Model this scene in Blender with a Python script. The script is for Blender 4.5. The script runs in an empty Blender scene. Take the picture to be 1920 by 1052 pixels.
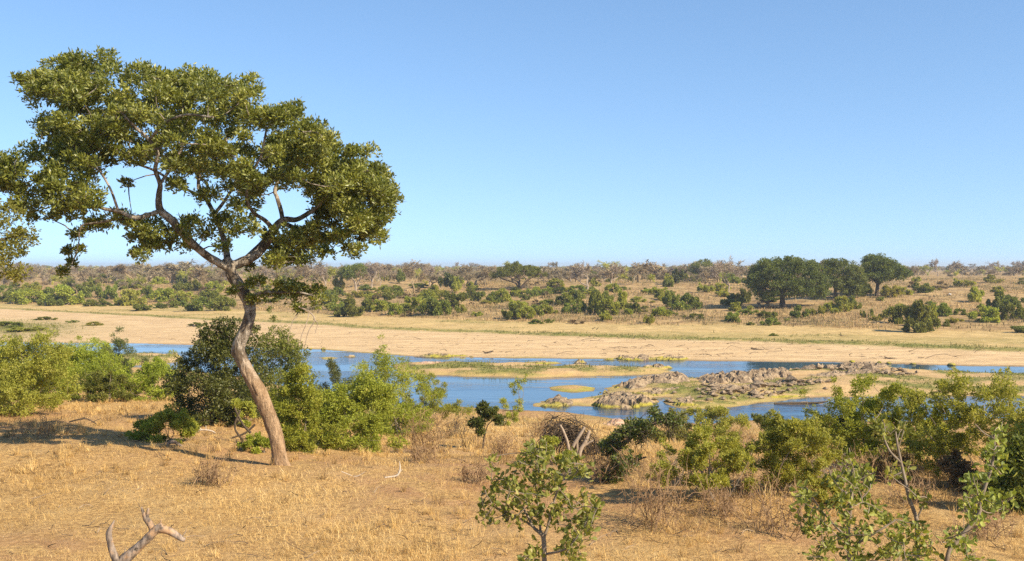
import bpy, math, random
import numpy as np
from mathutils import Vector

rng = np.random.default_rng(11)
random.seed(11)
F, U0, V0 = 2059.0, 960.0, 502.0          # focal length and horizon measured on the photograph (1920 px wide)
ZW = -10.0                                # water level below the eye
scene = bpy.context.scene
COL = scene.collection

# ------------------------------------------------------------------ helpers
def P(u, v, Y):
    return np.array([(u - U0) / F * Y, Y, (V0 - v) / F * Y])

def nrm(a):
    return a / np.maximum(np.linalg.norm(a, axis=-1, keepdims=True), 1e-9)

def rdir(n):
    return nrm(rng.normal(size=(n, 3)))

class MB:
    """collects geometry for ONE mesh"""
    def __init__(s):
        s.v = []; s.l = []; s.t = []; s.m = []; s.a = []; s.n = 0
    def add(s, V, Fc, mat=0, tint=None):
        V = np.asarray(V, float).reshape(-1, 3); Fc = np.asarray(Fc, np.int64)
        if len(Fc) == 0: return
        k = Fc.shape[1]
        s.v.append(V); s.l.append((Fc + s.n).ravel()); s.t.append(np.full(len(Fc), k))
        s.m.append(np.full(len(Fc), mat)); s.n += len(V)
        s.a.append(np.full(len(Fc), .5) if tint is None else np.asarray(tint, float))
    def merge(s, o, mat=None):
        off = s.n
        for V in o.v: s.v.append(V)
        for l in o.l: s.l.append(l + off)
        s.t += o.t; s.a += o.a
        s.m += o.m if mat is None else [np.full(len(x), mat) for x in o.m]
        s.n += o.n
    def mesh(s, name, mats, smooth=False):
        me = bpy.data.meshes.new(name)
        V = np.concatenate(s.v); L = np.concatenate(s.l); T = np.concatenate(s.t)
        me.vertices.add(len(V)); me.vertices.foreach_set('co', V.astype(np.float32).ravel())
        me.loops.add(len(L)); me.loops.foreach_set('vertex_index', L.astype(np.int32))
        me.polygons.add(len(T))
        st = np.concatenate([[0], np.cumsum(T)[:-1]])
        me.polygons.foreach_set('loop_start', st.astype(np.int32))
        me.polygons.foreach_set('material_index', np.concatenate(s.m).astype(np.int32))
        if smooth: me.polygons.foreach_set('use_smooth', np.ones(len(T), bool))
        else: me.polygons.foreach_set('use_smooth', np.zeros(len(T), bool))
        for m in mats: me.materials.append(m)
        at = me.attributes.new('tint', 'FLOAT', 'FACE')
        at.data.foreach_set('value', np.concatenate(s.a).astype(np.float32))
        me.update(); me.validate()
        return me
    def build(s, name, mats, parent=None, smooth=False):
        if not isinstance(mats, (list, tuple)): mats = [mats]
        o = bpy.data.objects.new(name, s.mesh(name, mats, smooth)); COL.objects.link(o)
        if parent is not None: o.parent = parent
        return o
    def shift(s, p):
        s.v = [V - np.asarray(p) for V in s.v]; return s

TAGGED = []
def tag(o, label, cat=None, group=None, kind=None):
    o['label'] = label
    if cat: o['category'] = cat
    if group: o['group'] = group
    if kind: o['kind'] = kind
    TAGGED.append(o); return o

def empty(name, loc):
    o = bpy.data.objects.new(name, None); o.empty_display_size = .2; COL.objects.link(o); o.location = tuple(loc); return o

def link_copy(o, name=None):
    c = o.copy(); COL.objects.link(c); return c

def crom(pts, k=6):
    """Catmull-Rom resample of rows (x,y,z,r)"""
    p = np.asarray(pts, float)
    if len(p) < 3:
        return p
    q = np.vstack([2 * p[0] - p[1], p, 2 * p[-1] - p[-2]]); out = []
    t = np.linspace(0, 1, k, endpoint=False)[:, None]
    for i in range(1, len(q) - 2):
        a, b, c, d = q[i - 1], q[i], q[i + 1], q[i + 2]
        out.append(.5 * (2 * b + (c - a) * t + (2 * a - 5 * b + 4 * c - d) * t ** 2 + (3 * b - a - 3 * c + d) * t ** 3))
    out.append(p[-1:])
    return np.vstack(out)

def tube(mb, path, n=6, mat=0, rough=0., cap=True, tint=None, flute=0.):
    p = np.asarray(path, float); X = p[:, :3]; R = np.maximum(p[:, 3], 1e-4)
    T = nrm(np.gradient(X, axis=0)); m = len(X)
    a = np.array([0, 1, 0.13]) if abs(T[0][1]) < .8 else np.array([1, 0, .1])
    N = np.zeros_like(X); N[0] = nrm(a - T[0] * (a @ T[0]))
    for i in range(1, m):
        w = N[i - 1] - T[i] * (N[i - 1] @ T[i]); N[i] = w / max(np.linalg.norm(w), 1e-9)
    B = np.cross(T, N)
    th = np.linspace(0, 2 * np.pi, n, endpoint=False)
    rad = R[:, None] * np.ones((m, n))
    if rough:
        ph = rng.uniform(0, 6.28, 6); s = np.cumsum(np.r_[0, np.linalg.norm(np.diff(X, axis=0), axis=1)])[:, None]
        rad = rad * (1 + rough * (np.sin(th * 2 + s * 2.3 + ph[0]) * .5 + np.sin(th * 3 - s * 3.1 + ph[1]) * .35 + np.sin(th + s * 6.7 + ph[2]) * .3)
                     + rough * .35 * rng.normal(size=(m, n)))
    V = X[:, None, :] + rad[..., None] * (np.cos(th)[None, :, None] * N[:, None, :] + np.sin(th)[None, :, None] * B[:, None, :])
    i = np.arange(m - 1)[:, None] * n; j = np.arange(n)[None, :]; j2 = (j + 1) % n
    Fq = np.stack([i + j, i + j2, i + n + j2, i + n + j], -1).reshape(-1, 4)
    mb.add(V.reshape(-1, 3), Fq, mat, None if tint is None else np.full(len(Fq), tint))
    if cap and n >= 5:
        c = np.vstack([V[-1], X[-1:] + T[-1] * R[-1] * .3]); k = np.arange(n)
        mb.add(c, np.stack([k, (k + 1) % n, np.full(n, n)], -1), mat, None if tint is None else np.full(n, tint))

def twig(mb, a, b, ra, rb, bend=.12, n=4, mat=0, k=3, tint=None):
    a = np.asarray(a, float); b = np.asarray(b, float); L = np.linalg.norm(b - a)
    ts = np.linspace(0, 1, k + 1)[1:-1]; pts = [np.r_[a, ra]]
    off = rng.normal(size=3) * bend * L * .6
    for t in ts:
        pts.append(np.r_[a + (b - a) * t + off * math.sin(math.pi * t) + rng.normal(size=3) * bend * L * .15, ra + (rb - ra) * t])
    pts.append(np.r_[b, rb])
    tube(mb, pts, n, mat, 0, False, tint)

def leaves(mb, B, D, L, W, mat=0, tint=None, fold=.12, shape='quad', S=None):
    n = len(B); L = np.broadcast_to(L, (n,))[:, None]; W = np.broadcast_to(W, (n,))[:, None]
    D = nrm(D)
    S = nrm(np.cross(D, rdir(n) if S is None else S)); N = np.cross(D, S)
    if tint is None: tint = rng.random(n)
    if shape == 'quad':
        V = np.stack([B, B + D * L * .55 + S * W * .5 + N * W * fold, B + D * L, B + D * L * .55 - S * W * .5 + N * W * fold], 1)
        mb.add(V.reshape(-1, 3), np.arange(n * 4).reshape(n, 4), mat, tint)
    else:   # broad obovate leaf: two halves folded at the midrib
        c = N * W * fold
        V = np.stack([B, B + D * L * .32 + S * W * .36 + c, B + D * L * .72 + S * W * .5 + c, B + D * L * .95 + S * W * .2, B + D * L,
                      B + D * L * .95 - S * W * .2, B + D * L * .72 - S * W * .5 + c, B + D * L * .32 - S * W * .36 + c, B + D * L * .45], 1)
        o = np.arange(n)[:, None] * 9
        f1 = np.concatenate([o + np.array([[0, 8, 1, 1]])[:, :3]], 1)
        mb.add(V.reshape(-1, 3), np.concatenate([o + np.array([[8, 1, 0]]), o + np.array([[8, 0, 7]])], 0), mat, np.r_[tint, tint])
        base = mb.n - len(V.reshape(-1, 3))
        F4 = np.concatenate([o + np.array([[1, 8, 3, 2]]), o + np.array([[7, 6, 5, 8]])], 0)
        F3 = np.concatenate([o + np.array([[8, 4, 3]]), o + np.array([[8, 5, 4]])], 0)
        for Fx in (F4, F3):
            mb.l.append((Fx + base).ravel()); mb.t.append(np.full(len(Fx), Fx.shape[1])); mb.m.append(np.full(len(Fx), mat)); mb.a.append(np.r_[tint, tint])

def inpoly(x, y, poly):
    poly = np.asarray(poly, float); c = np.zeros(np.shape(x), bool); j = len(poly) - 1
    for i in range(len(poly)):
        xi, yi = poly[i]; xj, yj = poly[j]
        c ^= ((yi > y) != (yj > y)) & (x < (xj - xi) * (y - yi) / (yj - yi + 1e-12) + xi); j = i
    return c

def sdist(X, Y, poly):
    """signed distance to a polygon, inside positive"""
    poly = np.asarray(poly, float); d = np.full(np.shape(X), 1e9)
    for a, b in zip(poly, np.roll(poly, -1, 0)):
        ab = b - a; t = np.clip(((X - a[0]) * ab[0] + (Y - a[1]) * ab[1]) / (ab @ ab + 1e-12), 0, 1)
        d = np.minimum(d, np.hypot(X - a[0] - t * ab[0], Y - a[1] - t * ab[1]))
    return np.where(inpoly(X, Y, poly), d, -d)

def sample_poly(poly, n):
    poly = np.asarray(poly, float); lo, hi = poly.min(0), poly.max(0); out = np.zeros((0, 2))
    while len(out) < n:
        q = rng.uniform(lo, hi, (n * 3, 2)); out = np.vstack([out, q[inpoly(q[:, 0], q[:, 1], poly)]])
    return out[:n]

def vn(x, y, seed=0):
    xi = np.floor(x).astype(np.int64); yi = np.floor(y).astype(np.int64); xf = x - xi; yf = y - yi
    def h(i, j):
        n = (i * 374761393 + j * 668265263 + seed * 1442695041) & 0xffffffff
        n = ((n ^ (n >> 13)) * 1274126177) & 0xffffffff
        return ((n ^ (n >> 16)) & 0xffff) / 65535.
    xf = xf * xf * (3 - 2 * xf); yf = yf * yf * (3 - 2 * yf)
    return (h(xi, yi) * (1 - xf) + h(xi + 1, yi) * xf) * (1 - yf) + (h(xi, yi + 1) * (1 - xf) + h(xi + 1, yi + 1) * xf) * yf

def fbm(x, y, o=4, seed=0):
    s = 0; a = .5
    for k in range(o):
        s = s + a * (vn(x, y, seed + k) * 2 - 1); x = x * 2.03 + 7.1; y = y * 2.03 + 3.3; a *= .5
    return s

def sstep(a, b, x):
    t = np.clip((x - a) / (b - a), 0, 1); return t * t * (3 - 2 * t)

# ------------------------------------------------------------------ materials
class NT:
    def __init__(s, name):
        s.m = bpy.data.materials.new(name); s.m.use_nodes = True; s.t = s.m.node_tree; s.t.nodes.clear()
        s.out = s.n('ShaderNodeOutputMaterial')
    def n(s, typ, **kw):
        x = s.t.nodes.new(typ)
        for k, v in kw.items(): setattr(x, k, v)
        return x
    def link(s, a, b): s.t.links.new(a, b)
    def val(s, sock, v):
        if hasattr(v, 'is_output') or isinstance(v, bpy.types.NodeSocket): s.link(v, sock)
        else: sock.default_value = v
    def noise(s, scale, detail=4, rough=.6, vec=None, dist=0.):
        x = s.n('ShaderNodeTexNoise'); x.inputs['Scale'].default_value = scale; x.inputs['Detail'].default_value = detail
        x.inputs['Roughness'].default_value = rough; x.inputs['Distortion'].default_value = dist
        s.link(vec if vec is not None else s.pos(), x.inputs['Vector']); return x.outputs['Fac']
    def pos(s):
        if not hasattr(s, '_p'): s._p = s.n('ShaderNodeNewGeometry')
        return s._p.outputs['Position']
    def objc(s):
        if not hasattr(s, '_o'): s._o = s.n('ShaderNodeTexCoord')
        return s._o.outputs['Object']
    def scaled(s, v, vec=None):
        x = s.n('ShaderNodeVectorMath', operation='MULTIPLY'); s.link(vec if vec is not None else s.pos(), x.inputs[0]); x.inputs[1].default_value = v; return x.outputs[0]
    def ramp(s, f, lo, hi):
        x = s.n('ShaderNodeMapRange', interpolation_type='SMOOTHSTEP'); s.val(x.inputs['Value'], f); x.inputs['From Min'].default_value = lo; x.inputs['From Max'].default_value = hi; return x.outputs['Result']
    def mix(s, f, a, b):
        x = s.n('ShaderNodeMix', data_type='RGBA'); s.val(x.inputs['Factor'], f)
        for sk, c in ((x.inputs['A'], a), (x.inputs['B'], b)):
            if isinstance(c, tuple): sk.default_value = (*c, 1)
            else: s.link(c, sk)
        return x.outputs['Result']
    def math(s, op, a, b=0.):
        x = s.n('ShaderNodeMath', operation=op); s.val(x.inputs[0], a); s.val(x.inputs[1], b); return x.outputs[0]
    def attr(s, name):
        x = s.n('ShaderNodeAttribute', attribute_name=name); return x.outputs['Fac']
    def pbr(s, col, rough=.8, spec=.3, bump=None, bs=.3, bd=.05):
        x = s.n('ShaderNodeBsdfPrincipled'); s.val(x.inputs['Base Color'], col if not isinstance(col, tuple) else (*col, 1))
        s.val(x.inputs['Roughness'], rough); x.inputs['Specular IOR Level'].default_value = spec
        if bump is not None:
            b = s.n('ShaderNodeBump'); b.inputs['Strength'].default_value = bs; b.inputs['Distance'].default_value = bd
            s.link(bump, b.inputs['Height']); s.link(b.outputs[0], x.inputs['Normal'])
        s.link(x.outputs[0], s.out.inputs['Surface']); return x

def leaf_mat(name, c1, c2, c3=None, trans=.35, rough=.5, spec=.35, tboost=1.5):
    k = NT(name); t = k.attr('tint'); oi = k.n('ShaderNodeObjectInfo').outputs['Random']
    col = k.mix(k.ramp(t, .05, .95), c1, c2)
    if c3 is not None: col = k.mix(k.ramp(t, .86, .93), col, c3)
    h = k.n('ShaderNodeHueSaturation'); k.link(col, h.inputs['Color'])
    k.link(k.math('ADD', k.math('MULTIPLY', oi, .03), .485), h.inputs['Hue']); k.link(k.math('ADD', k.math('MULTIPLY', oi, .3), .85), h.inputs['Value'])
    p = k.pbr(h.outputs[0], rough, spec)
    tr = k.n('ShaderNodeBsdfTranslucent'); g = k.n('ShaderNodeMix', data_type='RGBA', blend_type='MULTIPLY'); g.inputs['Factor'].default_value = 1
    k.link(h.outputs[0], g.inputs['A']); g.inputs['B'].default_value = (tboost * 1.05, tboost, tboost * .5, 1); k.link(g.outputs['Result'], tr.inputs['Color'])
    ms = k.n('ShaderNodeMixShader'); ms.inputs[0].default_value = trans; k.link(p.outputs[0], ms.inputs[1]); k.link(tr.outputs[0], ms.inputs[2])
    k.link(ms.outputs[0], k.out.inputs['Surface']); return k.m

def twig_mat(name, c1, c2, rough=.9):
    k = NT(name); col = k.mix(k.attr('tint'), c1, c2); col = k.mix(k.ramp(k.noise(9., 3), .35, .7), col, c1); k.pbr(col, rough, .15); return k.m

LM = {
 'main': leaf_mat('olive_leaf', (.08, .092, .012), (.225, .22, .036), (.36, .33, .09), .3, .42, .5),
 'dark': leaf_mat('dark_leaf', (.055, .07, .012), (.125, .135, .024), (.19, .19, .04), .25, .42, .4),
 'light': leaf_mat('fresh_leaf', (.18, .215, .024), (.37, .39, .055), (.42, .40, .08), .40, .6, .2),
 'olive': leaf_mat('grey_olive_leaf', (.21, .215, .032), (.40, .385, .075), (.45, .41, .13), .44, .6, .2),
 'mid': leaf_mat('green_leaf', (.095, .115, .018), (.205, .215, .038), (.28, .27, .06), .33, .55, .25),
 'yellow': leaf_mat('yellowish_leaf', (.15, .165, .028), (.29, .285, .055), (.38, .33, .09), .38, .6, .2),
 'broad': leaf_mat('broad_leaf', (.12, .145, .024), (.27, .285, .055), (.38, .36, .09), .34, .5, .28),
 'brown': leaf_mat('withered_leaf', (.12, .085, .04), (.22, .15, .075), None, .2, .8, .1),
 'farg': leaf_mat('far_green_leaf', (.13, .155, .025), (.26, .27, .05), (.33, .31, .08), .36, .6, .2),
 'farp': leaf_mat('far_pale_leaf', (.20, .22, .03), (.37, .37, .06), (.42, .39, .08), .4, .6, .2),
 'fig': leaf_mat('deep_green_leaf', (.07, .095, .015), (.16, .185, .03), (.24, .25, .05), .28, .5, .3),
}
TW = twig_mat('grey_twig', (.17, .13, .09), (.33, .27, .20))
TWB = twig_mat('bare_wood', (.24, .18, .125), (.44, .36, .27))
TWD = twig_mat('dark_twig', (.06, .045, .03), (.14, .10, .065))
FW = twig_mat('far_grey_wood', (.19, .15, .085), (.36, .295, .18)); FWB = twig_mat('far_brown_wood', (.19, .135, .07), (.34, .255, .14))
TWBR = twig_mat('brown_twig', (.20, .125, .065), (.34, .22, .12))
PALE = twig_mat('bleached_wood', (.38, .31, .23), (.62, .54, .43))

def bark():
    k = NT('patchy_bark'); o = k.pos(); s = k.scaled((1, 1, .45), o)
    n = k.noise(5., 6, .65, s); n2 = k.noise(22., 4, .6, s)
    up = k.n('ShaderNodeSeparateXYZ'); k.link(o, up.inputs[0])
    low = k.ramp(k.math('ADD', up.outputs['Z'], k.math('MULTIPLY', k.noise(2.2, 3), .9)), -1.25, -2.35)
    grey = k.mix(k.ramp(n, .42, .60), (.12, .09, .06), (.42, .355, .275))
    grey = k.mix(k.ramp(n2, .56, .68), grey, (.06, .045, .032))
    tan = k.mix(k.ramp(n, .35, .7), (.25, .155, .083), (.45, .305, .175))
    tan = k.mix(k.math('MULTIPLY', k.ramp(k.noise(3.2, 5, .7, k.scaled((1.6, 1.6, .35), o), 1.2), .56, .68), .75), tan, (.15, .085, .05))
    fis = k.noise(13., 5, .7, k.scaled((1, 1, .16), o), .8); col = k.mix(low, grey, tan)
    col = k.mix(k.math('MULTIPLY', k.ramp(fis, .55, .66), .5), col, (.085, .055, .035)); col = k.mix(k.math('MULTIPLY', k.ramp(k.noise(30., 4, .7), .55, .7), .45), col, (.12, .085, .055))
    k.pbr(col, .9, .15, k.math('SUBTRACT', k.math('ADD', n, k.math('MULTIPLY', n2, .6)), fis), 1., .09); return k.m
BARK = bark()

def stump_mat():
    k = NT('weathered_deadwood'); s = k.scaled((14, 14, 3.5)); n = k.noise(1., 5, .6, s); n2 = k.noise(4.5, 4)
    up = k.n('ShaderNodeSeparateXYZ'); k.link(k.pos(), up.inputs[0])
    col = k.mix(k.ramp(n, .35, .65), (.09, .07, .055), (.30, .235, .18)); col = k.mix(k.math('MULTIPLY', k.ramp(n2, .5, .66), .75), col, (.44, .265, .135)); col = k.mix(k.ramp(k.noise(7., 4), .62, .68), col, (.05, .04, .03))
    k.pbr(col, .85, .15, n, .8, .02); return k.m

def ground_mat():
    k = NT('savanna_ground')
    fine = k.noise(9., 6, .75); mid = k.noise(.9, 5, .65); big = k.noise(.16, 4, .6); tiny = k.noise(34., 3, .7)
    straw = k.mix(k.ramp(fine, .36, .66), (.29, .17, .07), (.57, .37, .14))
    straw = k.mix(k.math('MULTIPLY', k.ramp(mid, .45, .68), .55), straw, (.52, .36, .16))
    dirt = k.mix(k.ramp(fine, .35, .7), (.30, .16, .07), (.44, .26, .125))
    col = k.mix(k.math('MULTIPLY', k.attr('dirt'), k.ramp(mid, .36, .6)), straw, dirt)
    bankc = k.mix(k.ramp(k.noise(.35, 6, .7), .38, .62), (.23, .145, .065), (.42, .285, .125))
    bankc = k.mix(k.math('MULTIPLY', k.ramp(k.noise(.11, 5, .65), .5, .66), .5), bankc, (.17, .14, .055))
    col = k.mix(k.attr('bank'), col, bankc)
    str_ = k.noise(.8, 6, .65, k.scaled((.22, 1.0, 1)))
    sand = k.mix(k.ramp(str_, .35, .65), (.45, .305, .155), (.60, .43, .23))
    sand = k.mix(k.math('MULTIPLY', k.ramp(k.noise(1.6, 5, .7, k.scaled((.35, 1, 1))), .57, .66), .7), sand, (.25, .17, .10))
    col = k.mix(k.attr('sand'), col, sand)
    meadow = k.mix(k.ramp(k.noise(.5, 6, .7), .35, .65), (.38, .265, .105), (.54, .385, .165))
    col = k.mix(k.attr('meadow'), col, meadow)
    green = k.mix(k.ramp(k.noise(1.7, 5, .7), .38, .62), (.12, .13, .03), (.26, .235, .065))
    col = k.mix(k.math('MULTIPLY', k.attr('green'), k.ramp(k.noise(.6, 5, .7), .33, .5)), col, green)
    alg = k.mix(k.ramp(k.noise(1.2, 4), .4, .6), (.25, .225, .045), (.37, .32, .065))
    col = k.mix(k.math('MULTIPLY', k.attr('algae'), k.ramp(k.noise(.45, 4, .6), .36, .52)), col, alg)
    col = k.mix(k.attr('wet'), col, (.16, .11, .06))
    k.pbr(col, .95, .1, k.math('ADD', k.math('MULTIPLY', fine, .6), k.math('ADD', mid, k.math('MULTIPLY', tiny, .25))), .8, .12); return k.m

def water_mat():
    k = NT('river_water'); p = k.scaled((.55, 1.0, 1.)); n1 = k.noise(1.1, 3, .5, p, .4); n2 = k.noise(4.2, 3, .6, p)
    patch = k.ramp(k.noise(.06, 3, .6, k.scaled((.6, 2.2, 1))), .42, .62)
    h = k.math('MULTIPLY', k.math('ADD', n1, k.math('MULTIPLY', n2, .35)), k.math('ADD', k.math('MULTIPLY', patch, .75), .09))
    x = k.pbr(k.mix(patch, (.035, .08, .12), (.02, .055, .105)), .06, .5, h, .5, .10); x.inputs['IOR'].default_value = 1.333; return k.m

def rock_mat(name, a, b, alg=True):
    k = NT(name); n = k.noise(2.6, 6, .65); n2 = k.noise(9., 5, .7)
    col = k.mix(k.ramp(n, .38, .62), a, b); col = k.mix(k.math('MULTIPLY', k.ramp(n2, .55, .7), .6), col, (.10, .08, .06))
    if alg:
        up = k.n('ShaderNodeSeparateXYZ'); k.link(k.pos(), up.inputs[0])
        w = k.math('MULTIPLY', k.ramp(k.math('ADD', up.outputs['Z'], k.math('MULTIPLY', k.noise(.8, 3), -.55)), ZW + .06, ZW - .14), k.ramp(k.noise(.35, 3), .4, .52))
        col = k.mix(w, col, (.34, .29, .04))
        wet = k.ramp(up.outputs['Z'], ZW + .14, ZW + .03); col = k.mix(k.math('MULTIPLY', wet, .75), col, (.07, .055, .035))
    k.pbr(col, .9, .2, k.math('ADD', n, n2), .8, .15); return k.m
ROCK = rock_mat('river_rock', (.165, .115, .072), (.37, .275, .168)); ROCKP = rock_mat('pink_rock', (.36, .22, .14), (.50, .34, .23), False)
ROCKS = rock_mat('sandy_rock', (.34, .25, .16), (.50, .39, .26))

def grass_mat(name, stops, trans=.3):
    k = NT(name); t = k.attr('tint'); r = k.n('ShaderNodeValToRGB'); k.link(t, r.inputs[0]); e = r.color_ramp.elements
    for i, (p, c) in enumerate(stops):
        x = e[i] if i < 2 else e.new(p); x.position = p; x.color = (*c, 1)
    p = k.pbr(r.outputs[0], .75, .15); tr = k.n('ShaderNodeBsdfTranslucent'); k.link(r.outputs[0], tr.inputs['Color'])
    ms = k.n('ShaderNodeMixShader'); ms.inputs[0].default_value = trans; k.link(p.outputs[0], ms.inputs[1]); k.link(tr.outputs[0], ms.inputs[2])
    k.link(ms.outputs[0], k.out.inputs['Surface']); return k.m
STRAW = grass_mat('straw', [(0., (.17, .105, .05)), (1., (.82, .61, .28)), (.2, (.34, .21, .08)), (.42, (.53, .34, .12)), (.75, (.68, .46, .17))])
SEDGE = grass_mat('sedge', [(0., (.075, .085, .02)), (1., (.32, .28, .085)), (.5, (.17, .175, .04))])
UNDER = grass_mat('dry_brush', [(0., (.17, .125, .07)), (1., (.60, .43, .20)), (.3, (.20, .18, .065)), (.5, (.38, .26, .12)), (.7, (.50, .34, .15))])

# ------------------------------------------------------------------ terrain
def yd(v, z): return -z * F / (v - V0)
UW1 = [-4000, -300, 0, 200, 300, 450, 600, 740, 860, 960, 1060, 1150, 1250, 1330, 1420, 1560, 1700, 1920, 2500, 6000]
VW1 = [640, 672, 680, 686, 690, 705, 738, 766, 762, 768, 772, 784, 792, 794, 787, 790, 790, 782, 776, 770]
UW2 = [-4000, -600, 0, 280, 600, 800, 1000, 1200, 1400, 1600, 1900, 2600, 6000]
VW2 = [612, 628, 640, 645.5, 656, 670, 671.5, 675, 676, 680, 686.5, 697, 720]
US = [-4000, -600, 0, 200, 400, 600, 700, 1000, 1300, 1600, 1900, 2600, 6000]
VS = [556, 568, 578, 590, 600, 608, 615, 628, 637, 646, 655, 668, 690]
UG = [-4000, -600, 0, 300, 600, 800, 1000, 1200, 1400, 1600, 1900, 2600, 6000]
VG = [550, 562, 570, 574, 588, 596, 604, 611, 609, 618, 624, 636, 660]
ISLES = [  # (outline on the water in photo pixels, height, slope, sand, green, algae)
 ([(740, 684), (800, 683), (900, 683), (1000, 684), (1060, 690), (1150, 690), (1210, 694), (1278, 700), (1200, 703), (1100, 706), (1000, 709), (930, 706), (860, 706), (800, 703), (745, 697)], .38, .22, .4, 1.0, .35),
 ([(1024, 730), (1045, 724), (1080, 723), (1112, 727), (1122, 733), (1090, 737), (1050, 736)], .14, .12, .1, .2, 1.0),
 ([(1128, 729), (1180, 715), (1250, 709), (1310, 712), (1370, 703), (1480, 696), (1560, 690), (1640, 688), (1720, 696), (1920, 704), (2300, 704), (2600, 712), (2300, 738), (1960, 742), (1700, 744), (1560, 745), (1510, 746), (1440, 753), (1400, 761), (1330, 766), (1285, 765), (1250, 757), (1246, 746), (1225, 746), (1232, 757), (1180, 767), (1110, 762), (1000, 762), (1012, 752), (1090, 748), (1140, 737)], .5, .12, .5, 1.0, .5),
 ([(1050, 686), (1080, 683), (1115, 685), (1090, 688)], .12, .2, .6, .3, .7),
 ([(985, 681), (1010, 679), (1060, 680), (1045, 684), (995, 684)], .15, .2, .3, .9, .8),
 ([(1135, 691), (1180, 688), (1230, 690), (1270, 690), (1245, 694), (1170, 694)], .14, .2, .4, .6, .9),
 ([(180, 672), (280, 664), (320, 665), (346, 670), (335, 678), (300, 682), (180, 690)], .3, .2, .7, .9, .4),
 ([(600, 671), (620, 669), (630, 672), (612, 674)], .08, .1, .6, .5, .8),
 ([(1455, 757), (1520, 754), (1560, 755), (1540, 758)], .1, .2, .3, .1, .1),
]
for i, it in enumerate(ISLES):
    ISLES[i] = (np.array([P(u, v, yd(v, ZW))[:2] for u, v in it[0]]),) + it[1:]

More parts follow.
